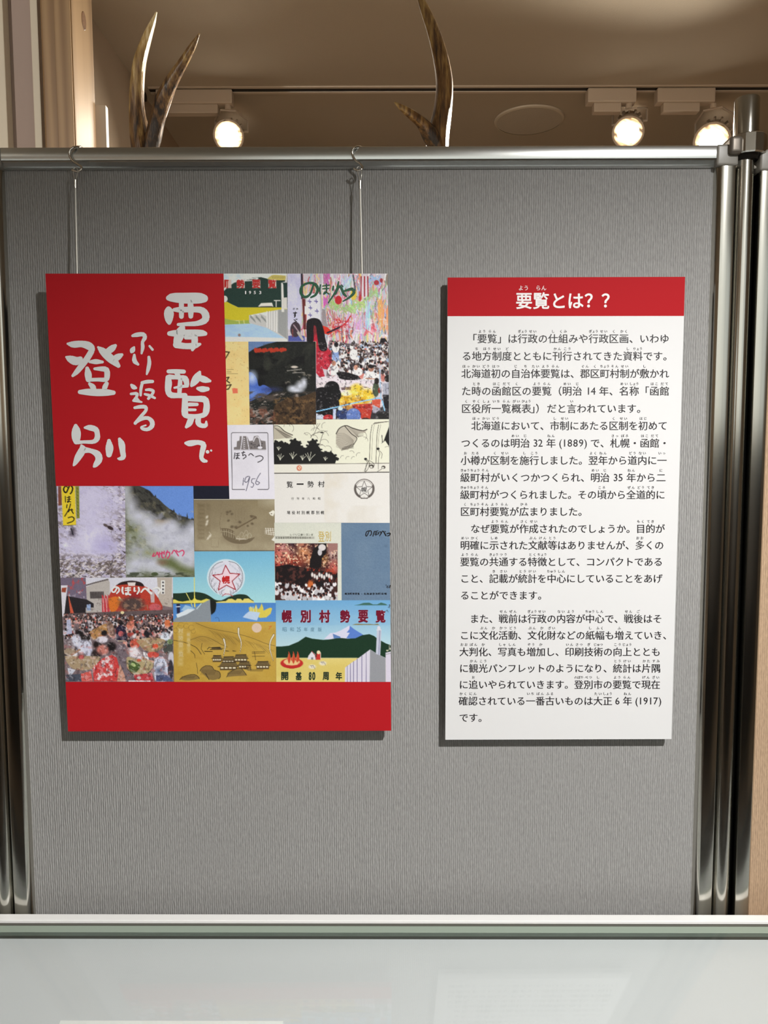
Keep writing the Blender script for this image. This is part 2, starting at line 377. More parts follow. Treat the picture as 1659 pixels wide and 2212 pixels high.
# round loudspeaker in the ceiling
sp = at_z(1143, 258, CEIL_Z); rs = 75 / FPX * (at_z(1143, 258, CEIL_Z) - CAM).dot(FWD)
spk = empty('ceiling_speaker', (sp.x, sp.y, CEIL_Z), 'round pale loudspeaker grille set flush in the ceiling', 'speaker')
SPK = mat('speaker_grille', (186, 176, 160), .7); SPK2 = mat('speaker_rim', (196, 184, 164), .5)
bm = bmesh.new(); tube(bm, [sp + Vector((0, 0, z)) for z in (-.001, -.006, -.008)], [rs, rs * .985, rs * .93], 48, caps=False); bm_obj('rim', bm, SPK2, spk, True)
nt, ns, ln, b = nodes(SPK); tc = N(ns, 'ShaderNodeTexCoord'); vo = N(ns, 'ShaderNodeTexVoronoi', i_Scale=260.0); bp = N(ns, 'ShaderNodeBump', i_Strength=.5, i_Distance=.001)
ln.new(tc.outputs['Object'], vo.inputs['Vector']); ln.new(vo.outputs['Distance'], bp.inputs['Height']); ln.new(bp.outputs[0], b.inputs['Normal'])
bm = bmesh.new(); tube(bm, [sp + Vector((0, 0, z)) for z in (-.0005, -.007, -.0085)], [rs * .94, rs * .93, rs * .5], 48); bm_obj('grille', bm, SPK, spk, True)
# unseen ceiling lamps added as fill behind the photographer
LDIFF = mat('fill_lamp_diffuser', (240, 240, 235), .5, emit=(1.0, .97, .90), es=FILL_LAMP)
for i, (lx, ly, lab) in enumerate(((-1.2, -2.1, 'square fill lamp added unseen behind the photographer, over the left'), (1.6, -2.1, 'square fill lamp added unseen behind the photographer, over the right'))):
    e = empty('fill_lamp', (lx, ly, CEIL_Z), lab, 'fill lamp')
    box_obj('frame', (lx - .32, lx + .32, ly - .32, ly + .32, CEIL_Z - .03, CEIL_Z), WHITE_METAL, e)
    box_obj('diffuser', (lx - .29, lx + .29, ly - .29, ly + .29, CEIL_Z - .036, CEIL_Z - .03), LDIFF, e, 0)

# ------------------------------------------------------------------ deer antlers behind the panel
AY = 0.42
def apx(lst):
    out = []
    for x, y, r, dy in lst:
        p = at(x, y, AY + dy); out.append((p.x, p.y, p.z, r / FPX * (p - CAM).dot(FWD)))
    return out
ant_c = at(622, 325, AY)
deer = empty('deer_antlers', (ant_c.x, AY, 0), 'pair of brown ridged deer antlers rising above the panel rail', 'antlers')
def antler(branches, label):
    root = None
    bmx = bmesh.new(); lay = bmx.verts.layers.float.new('tip')
    for br, t0, t1 in branches:
        sm = smooth_path(br, 6); n0 = len(bmx.verts); rr = random.Random(len(br) + int(br[0][0] * 1000))
        ph = [rr.uniform(0, 6) for _ in range(4)]
        def wob(i, k):
            a = 2 * pi * k / 18
            return 1 + .05 * sin(3 * a + ph[0] + i * .12) + .04 * sin(5 * a + ph[1] - i * .09) + .025 * sin(8 * a + ph[2])
        tube(bmx, [s[:3] for s in sm], [max(s[3], .0006) for s in sm], 18, True, wob)
        bmx.verts.ensure_lookup_table()
        m_ = len(sm)
        for j in range(n0, len(bmx.verts)):
            i = (j - n0) // 18; bmx.verts[j][lay] = t0 + (t1 - t0) * min(1, i / (m_ - 1))
    o = bm_obj('antler', bmx, ANTLER, deer, True); o['label'] = label
low = ant_c + Vector((0, 0, -.34))
def lowpts(sx): return [(low.x + sx * .03, AY + .02, low.z, .017), (low.x + sx * .12, AY + .03, low.z + .04, .019)]
L0 = apx([(322, 440, 24, .0), (309, 330, 24, 0), (302, 290, 21, 0), (296, 235, 16, 0), (297, 180, 15, 0), (303, 130, 13.5, 0), (318, 80, 10, 0), (330, 48, 6, 0), (338, 26, 1.5, 0)])
LB = apx([(318, 345, 14, -.01), (330, 300, 17, -.015), (339, 262, 16, -.02), (352, 218, 17, -.03), (372, 175, 13.5, -.04), (396, 135, 10, -.05), (416, 100, 7, -.06), (431, 72, 1.5, -.065)])
antler([(lowpts(-1) + [(low.x - .2, AY + .02, low.z + .12, .019)] + L0, -.5, .85), (LB, -.15, .33)], 'left antler, forked into a pale curved tine and a dark one')
R0 = apx([(938, 440, 26, 0), (945, 330, 24, 0), (948, 290, 23, 0), (957, 235, 19.5, 0), (960, 180, 18, 0), (950, 120, 16, 0), (934, 65, 13, 0), (914, 12, 9, 0), (898, -30, 2, 0)])
RB = apx([(948, 325, 14, -.01), (930, 291, 18, -.015), (910, 265, 12, -.03), (888, 247, 10, -.045), (868, 233, 6.5, -.055), (852, 221, 1.2, -.06)])
antler([(lowpts(1) + [(low.x + .2, AY + .02, low.z + .12, .019)] + R0, -.3, .45), (RB, -.1, .4)], 'right antler, long curved beam with one short side tine')
bm = bmesh.new(); tube(bm, [low + Vector((0, .03, -.16)), low + Vector((0, .0, -.10)), low + Vector((0, .01, -.03)), low + Vector((0, .02, .02)), low + Vector((0, .02, .045))], [.022, .038, .055, .05, .02], 20)
bm_obj('skull', bm, mat('bone', (200, 186, 156), .6), deer, True)
bm = bmesh.new(); tube(bm, [(low.x, AY + .02, .03), (low.x, AY + .02, low.z - .1)], .022, 14); box(bm, low.x - .17, low.x + .17, AY - .13, AY + .17, 0, .03)
bm_obj('stand', bm, STANDWOOD, deer)

# ------------------------------------------------------------------ display panels
XL, XR, ZT = -0.452, 0.395, 1.7825
FW, RAILH = 0.0227, 0.0235
def stile(parent, x_in, sgn, z0, z1):
    """sgn +1: frame lies at the +x side of x_in"""
    prof = [(0, .0), (.0012, -.0035), (.0058, -.0100), (.0066, -.0104), (.0216, -.0104), (.0224, -.0100), (FW, -.0092), (FW, .030), (0, .030)]
    p = [(x_in + sgn * u, v) for u, v in prof]
    if sgn < 0: p = p[::-1]
    return extrude_profile('stile', p, 'z', z0, z1, ALU, parent)
def rail(parent, x0, x1, z_in, up=1):
    prof = [(0.0, 0), (-.002, .0002), (-.0060, .0030), (-.0084, .0062), (-.0100, .0074), (-.0104, .0086), (-.0104, .0218), (-.0098, .0228), (-.0085, RAILH), (.030, RAILH), (.030, 0)]
    p = [(u, z_in + up * v) for u, v in prof]
    return extrude_profile('rail', p, 'x', x0, x1, ALU_RAIL, parent)
def corner(parent, x0, x1, z0, z1):
    bm = bmesh.new(); box(bm, x0, x1, -.0118, .031, z0, z1); bm_obj('corner_cap', bm, CAPGREY, parent, True, .003, 3)
def panel(x0, x1, m, label, zt=ZT, zb=0.16):
    e = empty('partition_screen', ((x0 + x1) / 2, .01, 0), label, 'display panel')
    bm = bmesh.new(); box(bm, x0 - .002, x1 + .002, 0, .026, zb, zt + .002)
    bm_obj('cloth_board', bm, m, e)
    rail(e, x0 + .001, x1 - .001, zt); rail(e, x0 + .001, x1 - .001, zb, -1)
    stile(e, x1, 1, zb, zt); stile(e, x0, -1, zb, zt)
    for xa, xb in ((x1 - .001, x1 + FW + .002), (x0 - FW - .002, x0 + .001)):
        corner(e, xa, xb, zt - .0005, zt + RAILH + .0005); corner(e, xa, xb, zb - RAILH - .0005, zb + .0005)
    for xf in (x0 - FW + .004, x1 + .004):
        pass
    return e
pan = panel(XL, XR, GREY_CLOTH, 'grey cloth display panel in an aluminium frame carrying both posters')
GAPX = 0.0128; PR = 0.0108
PXR, PXL = XR + .0368, XL - .0368
panel(PXR + .0157 + FW, PXR + .0157 + FW + .84, BEIGE_CLOTH, 'beige cloth display panel beyond the round pole at the right edge', ZT - .006)
panel(PXL - .0157 - FW - .84, PXL - .0157 - FW, GREY_CLOTH, 'grey cloth display panel past the left edge pole', ZT - .004)
HOOKM = mat('grey_cast_metal', (128, 120, 110), .38, .5)
def pole(px, label, sgn):
    e = empty('round_pole', (px, .0, 0), label, 'pole', None)
    PYc = .0
    bm = bmesh.new(); tube(bm, [(px, PYc, .02), (px, PYc, ZT + .045)], PR, 32); bm_obj('tube', bm, ALU, e, True)
    zc0, zc1, ztip = at(1609, 340, 0).z, at(1609, 297, 0).z, at(1609, 213, 0).z
    r = .0140
    bm = bmesh.new(); tube(bm, [(px + .001, PYc, zc1 - .004), (px + .001, PYc, ztip - .002), (px + .001, PYc, ztip - .0005), (px + .001, PYc, ztip)], [r, r, r * .96, r * .86], 36); bm_obj('cap', bm, ALU, e, True)
    bm = bmesh.new(); tube(bm, [(px + .003, PYc, zc0), (px + .003, PYc, zc0 + .0012), (px + .003, PYc, zc1 - .0012), (px + .003, PYc, zc1)], [.0195, .021, .021, .0195], 12); bm_obj('collar', bm, CHROME, e)
    bm = bmesh.new(); tube(bm, [(px + .001, PYc, zc0 - .005), (px + .001, PYc, zc0)], [.0135, .0165], 28); bm_obj('lock_ring', bm, DARK_METAL, e, True)
    bm = bmesh.new()
    xa, xb = sorted((px - sgn * .0250, px - sgn * .010)); box(bm, xa, xb, -.0185, .012, zc0 - .002, zc1 - .004)
    bm_obj('hook', bm, HOOKM, e, True, .005, 4)
    bm = bmesh.new(); tube(bm, [(px, PYc, .0), (px, PYc, .012), (px, PYc, .03)], [.14, .14, .02], 40); bm_obj('base_plate', bm, DARK_METAL, e, True)
    # black strip added behind the pole, blocks light leaking through the gaps
    box_obj('gap_blocker', (px - .0140, px + .0152, .014, .024, .2, ZT + .006), mat('matt_black_blocker', (6, 6, 6), .95, spec=.1), e, .0005)
    return e
pole(PXR, 'round aluminium pole with a collar between the grey and beige panels', 1)
pole(PXL, 'round aluminium pole at the left edge of the grey panel', -1)

# black clip lying over the rail
c0, c1, c2 = at(586, 323, .01), at(629, 323, .01), at(607, 316, .01)
clp = empty('black_clip', (c2.x, .01, ZT + RAILH), 'small black clip sitting on top of the panel rail', 'clip')
zr = ZT + RAILH
box_obj('body', (c0.x, c1.x, .002, .026, zr, zr + .0036), BLACK, clp, .0008)
box_obj('grip', (c0.x + .004, c1.x - .004, .006, .022, zr + .0036, zr + .0048), DARK_METAL, clp, .0004)
box_obj('jaw', (c0.x + .001, c1.x - .001, .0301, .033, zr - .014, zr + .001), BLACK, clp, .0006)
# ------------------------------------------------------------------ slanted glass display case in front
CYB = -0.0235                                            # its back edge
zc = at(829, 1975, CYB).z
yaw = radians(-0.43); tilt = radians(17.5)
case = empty('display_case', (0, CYB, 0), 'desk display case with a white back rim and sloping glass top below the posters', 'display case')
MY = Matrix.Translation((0, CYB, 0)) @ Matrix.Rotation(yaw, 4, 'Z')
HW, CD = 1.0, 0.56
def cbox(bm, x0, x1, d0, d1, z0, z1): box(bm, x0, x1, -d1, -d0, z0, z1, MY)
bm = bmesh.new(); cbox(bm, -HW, HW, 0, .0135, zc - .05, zc); bm_obj('top_rail', bm, WHITE_METAL, case, bevel=.001)
bm = bmesh.new(); cbox(bm, -HW, HW, .0135, .0185, zc - .05, zc - .0035); bm_obj('gasket', bm, GASKET, case)
MS = MY @ Matrix.Translation((0, -.0185, zc - .004)) @ Matrix.Rotation(tilt, 4, 'X')
gl = .50 / cos(tilt)
def sbox(bm, x0, x1, d0, d1, z0, z1): box(bm, x0, x1, -d1, -d0, z0, z1, MS)
bm = bmesh.new(); sbox(bm, -HW + .004, HW - .004, .009, gl, -.006, 0); bm_obj('glass_top', bm, GLASS, case)
bm = bmesh.new(); sbox(bm, -HW + .004, HW - .004, 0, .009, -.006, .0003); bm_obj('glass_edge', bm, GLASS_EDGE, case)
bm = bmesh.new(); sbox(bm, -HW + .012, HW - .012, .0, gl - .004, -.026, -.016); bm_obj('display_bed', bm, BED, case)
bm = bmesh.new(); sbox(bm, -HW + .03, HW - .03, .20, gl - .02, -.0159, -.0140); bm_obj('added_dark_mat', bm, mat('added_mat_felt', (52, 44, 38), .95), case)  # added out of view: keeps the stiles from mirroring the white bed
bm = bmesh.new(); cbox(bm, -HW, HW, .0, .016, .72, zc - .05); bm_obj('back_board', bm, WALL_DARK, case)
zf = zc - .004 - (gl * sin(tilt))
for nm, xx in (('side_board', -HW), ('side_board', HW - .012)):
    bm = bmesh.new()
    vs = [bm.verts.new(MY @ Vector((x, -d, z))) for x in (xx, xx + .012) for d, z in ((.002, .70), (.002, zc - .004), (.0186, zc - .004), (CD - .03, zf), (CD - .03, .70))]
    bm.faces.new(vs[:5]); bm.faces.new(vs[5:][::-1])
    for k in range(5): bm.faces.new((vs[k], vs[(k + 1) % 5], vs[5 + (k + 1) % 5], vs[5 + k]))
    bm_obj(nm, bm, BLACK, case)
bm = bmesh.new(); cbox(bm, -HW, HW, CD - .035, CD - .02, .68, zf + .004); bm_obj('front_rail', bm, BLACK, case, bevel=.001)
bm = bmesh.new(); cbox(bm, -HW, HW, 0.0, CD - .02, .66, .70); bm_obj('bottom_board', bm, BLACK, case, bevel=.001)
for xx in (-HW + .01, HW - .05):
    for dd in (.01, CD - .07):
        bm = bmesh.new(); cbox(bm, xx, xx + .04, dd, dd + .04, 0, .66); bm_obj('leg', bm, WHITE_METAL, case, bevel=.002)
# white sheet lying on the bed of the case
def on_bed(x, y, lift=0.0):
    n = (MS.to_3x3() @ Vector((0, 0, 1))); p0 = MS @ Vector((0, 0, -.016 + lift)); d = ray(x, y)
    return CAM + d * ((p0 - CAM).dot(n) / d.dot(n))
pa, pb = MS.inverted() @ on_bed(131, 2206), MS.inverted() @ on_bed(612, 2206)
bm = bmesh.new(); sbox(bm, pa.x, pb.x, -pa.y, -pa.y + .25, -.0159, -.0145)
o = bm_obj('paper_sheet', bm, PAPER, None, bevel=.0003); tag(o, 'white sheet of paper lying under the glass at the lower left', 'paper')

# ------------------------------------------------------------------ posters as planes in space
LP0, LP1 = Vector((0, -.021, 1.094)), Vector((0, -.032, 1.660))
class Plane:
    def __init__(s, p0, p1):
        s.p = p0.copy(); t = (p1 - p0); s.n = Vector((0, -t.z, t.y)).normalized()   # towards the room
    def pt(s, x, y, lift=0.0):
        d = ray(x, y); p = s.p + s.n * lift
        return CAM + d * ((p - CAM).dot(s.n) / d.dot(s.n))
    def arr(s, X, Y, lift=0.0):
        X = np.asarray(X, float).ravel(); Y = np.asarray(Y, float).ravel()
        R, U, F = (np.array(v) for v in (RGT, UPV, FWD)); n = np.array(s.n); C = np.array(CAM)
        D = (X - CX)[:, None] * R + (CY - Y)[:, None] * U + FPX * F
        k = (np.array(s.p) + n * lift - C).dot(n) / D.dot(n)
        return C + D * k[:, None]
PL = Plane(LP0, LP1)
PRT = Plane(Vector((0, -.0155, 1.08)), Vector((0, -.0155, 1.65)))

def slab(name, plane, quadpx, thick, m, parent, edge=None):
    f = [plane.pt(x, y) for x, y in quadpx]; bk = [p - plane.n * thick for p in f]
    bm = bmesh.new(); A = [bm.verts.new(p) for p in f]; B = [bm.verts.new(p) for p in bk]
    bm.faces.new(A); bm.faces.new(B[::-1])
    for k in range(4): bm.faces.new((A[k], B[k], B[(k + 1) % 4], A[(k + 1) % 4]))
    return bm_obj(name, bm, m, parent)
def flat(name, plane, pts, m, parent, lift):
    vs = [plane.pt(x, y, lift) for x, y in pts]
    o = link_mesh(name, vs, [tuple(range(len(vs)))], m, parent); return o

# ------------------------------------------------------------------ glyphs from Blender's own font
_gc = {}
def glyph(ch, bold=0.0, res=2):
    key = (ch, bold, res)
    if key in _gc: return _gc[key]
    _gc[key] = glyph_raw(ch, 0.0, res); return _gc[key]
def glyph_raw(ch, bold, res):
    c = bpy.data.curves.new('g', 'FONT'); c.body = ch; c.size = 1; c.resolution_u = res; c.offset = bold
    o = bpy.data.objects.new('g', c); COL.objects.link(o)
    dg = bpy.context.evaluated_depsgraph_get(); ev = o.evaluated_get(dg); me = ev.to_mesh()
    v = np.array([tuple(q.co[:2]) for q in me.vertices], float).reshape(-1, 2)
    f = [tuple(p.vertices) for p in me.polygons]
    ev.to_mesh_clear(); bpy.data.objects.remove(o); bpy.data.curves.remove(c)
    return v, f
class Text:
    """collects glyphs in photo pixels and links them as one flat mesh on a poster plane"""
    def __init__(s): s.v = []; s.f = []; s.n = 0
    def raw(s, X, Y, f, bw=0.0):
        # heavier weights: the glyph printed again with small shifts, each a hair above the last
        sh = [(0, 0)] if bw <= 0 else [(-bw, 0), (bw, 0)] if bw < .28 else [(-bw, 0), (bw, 0), (0, -bw), (0, bw), (-.7 * bw, -.7 * bw), (.7 * bw, .7 * bw), (.7 * bw, -.7 * bw), (-.7 * bw, .7 * bw)]
        for i, (dx, dy) in enumerate(sh):
            s.v.append(np.stack([X + dx, Y + dy, np.full(len(X), i * 1.6e-5)], 1)); s.f += [tuple(i_ + s.n for i_ in q) for q in f]; s.n += len(X)
    def put(s, ch, x0, yc, w, h=None, bold=0.0, shear=0.0, rot=0.0, res=2):
        """ch in a cell whose left edge is x0, ink centre row yc, em width w, em height h"""
        h = h or w
        if ch in ' \u3000': return
        g, f = glyph(ch, 0.0, res)
        if len(g) == 0: return
        gx = (g[:, 0] - .5) * w; gy = -(g[:, 1] - .38) * h
        gx = gx - shear * gy
        X = x0 + w / 2 + gx * cos(rot) - gy * sin(rot); Y = yc + gx * sin(rot) + gy * cos(rot)
        s.raw(X, Y, f, bold * w)
    def fit(s, ch, x0, x1, y0, y1, bold=0.0, rot=0.0, shear=0.0, res=3):
        """stretch the ink of ch to a box"""
        g, f = glyph(ch, 0.0, res); lo, hi = g.min(0), g.max(0); bw = bold * (y1 - y0); x0 += bw; x1 -= bw; y0 += bw; y1 -= bw
        u = (g[:, 0] - lo[0]) / max(hi[0] - lo[0], 1e-6) - .5; w = .5 - (g[:, 1] - lo[1]) / max(hi[1] - lo[1], 1e-6)
        X = u * (x1 - x0) - shear * w * (y1 - y0); Y = w * (y1 - y0)
        s.raw((x0 + x1) / 2 + X * cos(rot) - Y * sin(rot), (y0 + y1) / 2 + X * sin(rot) + Y * cos(rot), f, bw)
    def latin(s, txt, x0, x1, yc, em, bold=0.0, res=2):
        """proportional run of digits and brackets spread over x0..x1"""
        adv = {'(': .34, ')': .34, '1': .52}; ws = [adv.get(c, .6) for c in txt]; tot = sum(ws); x = x0
        for c, a in zip(txt, ws):
            g, f = glyph(c, 0.0, res); cw = (x1 - x0) * a / tot; mid = (g[:, 0].min() + g[:, 0].max()) / 2
            s.raw(x + cw / 2 + (g[:, 0] - mid) * em * 1.0, yc - (g[:, 1] - .34) * em * 1.03, f, bold * em); x += cw
    def build(s, name, plane, m, parent, lift):
        if not s.v: return None
        P = np.concatenate(s.v); W = plane.arr(P[:, 0], P[:, 1], lift) + np.outer(P[:, 2], np.array(plane.n))
        return link_mesh(name, W, s.f, m, parent)

# ------------------------------------------------------------------ information poster (right)
IN_RED = mat('header_red_print', (180, 20, 30), 0.7, spec=.2, k=1.0)
IN_WHITE = mat('white_print', (226, 226, 226), 0.45, spec=.4, k=1.0)
INK = mat('black_ink', (26, 20, 26), 0.5)
INKW = mat('white_ink', (238, 232, 232), 0.45)
info = empty('information_poster', tuple(PRT.pt(1212, 1100)), 'white information poster with red heading and small Japanese text, right of the collage poster', 'poster')
IQ = [(967, 599.5), (1480, 598), (1450.5, 1596.5), (962, 1598)]
slab('foam_board', PRT, IQ, .005, FOAM, info)
def ix(t, side):                                       # photo x of the left (0) or right (1) edge at row t
    k = (t - 599) / 998.0; return (967 - 5 * k) if side == 0 else (1480 - 29.5 * k)
flat('heading_print', PRT, [IQ[0], IQ[1], (ix(683, 1), 682.5), (ix(683, 0), 683)], IN_RED, info, .00025)
flat('white_print', PRT, [(ix(683, 0), 683), (ix(683, 1), 682.5), IQ[2], IQ[3]], IN_WHITE, info, .0002)
for px_, py_ in ((1010, 640), (1430, 640), (1010, 1550), (1410, 1550)):
    p = PRT.pt(px_, py_)
    box_obj('mounting_pad', (p.x - .015, p.x + .015, p.y + .005, .0, p.z - .015, p.z + .015), FOAM_DARK, info, 0)

T = Text()
for ch, x0 in zip('要覧とは？？', (1113.5, 1150.5, 1188, 1224.5, 1261.5, 1298)):
    if ch == '？': T.put(ch, x0 + 1, 649, 37, 38, .022, res=4)
    else: T.put(ch, x0, 649.5, 37, 38, .02, res=4)
for ch, x0 in (('よ', 1119.5), ('う', 1131), ('ら', 1157), ('ん', 1169)): T.put(ch, x0, 622, 11.5, 12, .012)
T.build('heading_text', PRT, INKW, info, .0005)

LINES = [
 (731.3, [(1008.7, 1030.6, '「'), (1030.6, 1446.5, '要覧」は行政の仕組みや行政区画、いわゆ')], '要よう 覧らん 行ぎょう 政せい 仕し 組くみ 行ぎょう 政せい 区く 画かく'),
 (769.0, [(997.4, 1454, 'る地方制度とともに刊行されてきた資料です。')], '地ち 方ほう 制せい 度ど 刊かん 行こう 資し 料りょう'),
 (806.8, [(996.4, 1445.7, '北海道初の自治体要覧は、郡区町村制が敷かれ')], '北ほっ 海かい 道どう 初はつ 自じ 治ち 体たい 要よう 覧らん 郡ぐん 区く 町ちょう 村そん 制せい 敷し'),
 (844.6, [(996.4, 1192.2, 'た時の函館区の要覧'), (1192.2, 1258, '（明治'), (1266.6, 1287, '#14'), (1293.8, 1446.3, '年、名称「函館')], '時とき 函はこ 館だて 区く 要よう 覧らん 明めい 治じ 名めい 称しょう 函はこ 館だて'),
 (882.4, [(996.4, 1148, '区役所一覧概表'), (1147, 1168, '」'), (1157.5, 1178.5, '）'), (1181, 1397, 'だと言われています。')], '区く 役やく 所しょ 一いち 覧らん 概がい 表ひょう 言い'),
 (919.5, [(1018, 1442.4, '北海道において、市制にあたる区制を初めて')], '北ほっ 海かい 道どう 市し 制せい 区く 制せい 初はじ'),
 (957.0, [(995.7, 1145, 'つくるのは明治'), (1151.6, 1172.8, '#32'), (1179.7, 1201, '年'), (1207.5, 1268.5, '#(1889)'), (1275, 1446.3, 'で、札幌・函館・')], '明めい 治じ 年ねん 札さっ 幌ぽろ 函はこ 館だて'),
 (994.4, [(994.8, 1440.7, '小樽が区制を施行しました。翌年から道内に一')], '小お 樽たる 区く 制せい 施し 行こう 翌よく 年ねん 道どう 内ない 一いっ'),
 (1031.5, [(994, 1275.6, '級町村がいくつかつくられ、'), (1275.6, 1317, '明治'), (1324.6, 1346, '#35'), (1353, 1438.7, '年から二')], '級きゅう 町ちょう 村そん 明めい 治じ 年ねん 二に'),
 (1068.6, [(994, 1437.3, '級町村がつくられました。その頃から全道的に')], '級きゅう 町ちょう 村そん 頃ころ 全ぜん 道どう 的てき'),
 (1105.0, [(994, 1270, '区町村要覧が広まりました。')], '区く 町ちょう 村そん 要よう 覧らん 広ひろ'),
 (1142.0, [(1016.3, 1436.7, 'なぜ要覧が作成されたのでしょうか。目的が')], '要よう 覧らん 作さく 成せい 目もく 的てき'),
 (1177.8, [(994, 1434.7, '明確に示された文献等はありませんが、多くの')], '明めい 確かく 示しめ 文ぶん 献けん 等とう 多おお'),
 (1213.5, [(993.8, 1432.4, '要覧の共通する特徴として、コンパクトである')], '要よう 覧らん 共きょう 通つう 特とく 徴ちょう'),
 (1249.7, [(993.8, 1431.4, 'こと、記載が統計を中心にしていることをあげ')], '記き 載さい 統とう 計けい 中ちゅう 心しん'),
 (1286.0, [(993.8, 1182.7, 'ることができます。')], ''),
 (1336.5, [(1014.6, 1430.7, 'また、戦前は行政の内容が中心で、戦後はそ')], '戦せん 前ぜん 行ぎょう 政せい 内ない 容よう 中ちゅう 心しん 戦せん 後ご'),
 (1372.3, [(993, 1452.6, 'こに文化活動、文化財などの紙幅も増えていき、')], '文ぶん 化か 活かつ 動どう 文ぶん 化か 財ざい 紙し 幅ふく 増ふ'),
 (1408.0, [(992, 1427.4, '大判化、写真も増加し、印刷技術の向上ととも')], '大おお 判ばん 化か 写しゃ 真しん 増ぞう 加か 印いん 刷さつ 技ぎ 術じゅつ 向こう 上じょう'),
 (1443.6, [(992, 1427.4, 'に観光パンフレットのようになり、統計は片隅')], '観かん 光こう 統とう 計けい 片かた 隅すみ'),
 (1478.8, [(991.4, 1426.7, 'に追いやられていきます。登別市の要覧で現在')], '追お 登のぼり 別べつ 市し 要よう 覧らん 現げん 在ざい'),
 (1514.2, [(990.4, 1323, '確認されている一番古いものは大正'), (1328.5, 1339, '#6'), (1345.5, 1365.5, '年'), (1372.2, 1429, '#(1917)')], '確かく 認にん 一いち 番ばん 古ふる 大たい 正しょう 年ねん'),
 (1550.4, [(991.4, 1053.6, 'です。')], ''),
]
for yc, segs, ruby in LINES:
    T = Text(); cells = []
    em = 21.75 - (yc - 731) / 819 * 1.0
    for x0, x1, s in segs:
        if s[0] == '#': T.latin(s[1:], x0, x1, yc, em * 1.02, .004); continue
        n = len(s); p = (x1 - x0) / n
        for i, ch in enumerate(s):
            T.put(ch, x0 + i * p + (p - em) / 2, yc, em, em * .985, .010); cells.append((ch, x0 + (i + .5) * p))
    i = 0
    for tok in ruby.split():
        ch, kana = tok[0], tok[1:]
        while i < len(cells) and cells[i][0] != ch: i += 1
        if i >= len(cells): break
        xc = cells[i][1]; i += 1; n = len(kana); st = {1: 0, 2: 9.2, 3: 6.9}[n]
        for k, kc in enumerate(kana): T.put(kc, xc + (k - (n - 1) / 2) * st - 3.7, yc - 15.6, 7.4, 7.2, .012, res=1)
    T.build('text_line', PRT, INK, info, .0005)

# ------------------------------------------------------------------ collage poster (left)
coll = empty('collage_poster', tuple(PL.pt(480, 1085)), 'red poster with a collage of old booklet covers, hanging from two wires', 'poster')
LQ = [(98, 591), (838, 591), (845, 1578.5), (147, 1580)]
slab('foam_board', PL, LQ, .005, FOAM_DARK, coll)
def lx(y): return 98 + 49 * (y - 591) / 989.0
def rx(y): return 838 + 7 * (y - 591) / 987.0
RED = mat('deep_red_print', (184, 22, 32), 0.62, spec=.25, k=1.0)
LET = mat('title_white_ink', (226, 228, 228), 0.42)
RTR, RBR = (483, 591), (494, 1049.5)
flat('red_print', PL, [LQ[0], RTR, RBR, (lx(1050), 1050)], RED, coll, .0003)
flat('red_print', PL, [(lx(1473), 1473), (rx(1472), 1472), LQ[2], LQ[3]], RED, coll, .0003)
# batten behind the board that rests on the panel cloth
for y_, d_ in ((640, .027), (1530, .017)):
    a, b_ = PL.pt(200, y_), PL.pt(750, y_)
    box_obj('backing_batten', (a.x, b_.x, min(a.y, b_.y) + .0075, 0.0, a.z - .012, a.z + .012), FOAM_DARK, coll, 0)

class Brush:
    """tapered round-ended pen strokes as flat geometry; pieces step up by 0.02 mm so none coincide"""
    def __init__(s, ox, oy, sc): s.t = (ox, oy, sc); s.items = []; s.k = 0
    def px(s, x, y): return s.t[0] + x / s.t[2], s.t[1] + y / s.t[2]
    def stroke(s, pts, n=5, seg=18):
        q = smooth_path([(*s.px(x, y), r / s.t[2]) for x, y, r in pts], n)
        for i, (x, y, r) in enumerate(q):
            if i % 2 == 0 or i == len(q) - 1:
                s.items.append([(x + r * cos(2 * pi * k / seg), y + r * sin(2 * pi * k / seg)) for k in range(seg)])
            if i:
                X, Y, R = q[i - 1]; dx, dy = x - X, y - Y; L = sqrt(dx * dx + dy * dy) or 1; nx, ny = -dy / L, dx / L
                s.items.append([(X + nx * R, Y + ny * R), (x + nx * r, y + ny * r), (x - nx * r, y - ny * r), (X - nx * R, Y - ny * R)])
    def build(s, name, plane, m, parent, lift):
        V, F = [], []; n = 0
        for i, poly in enumerate(s.items):
            P = plane.arr([p[0] for p in poly], [p[1] for p in poly], lift + (i % 14) * 1.6e-5)
            V.append(P); F.append(tuple(range(n, n + len(poly)))); n += len(poly)
        return link_mesh(name, np.concatenate(V), F, m, parent)
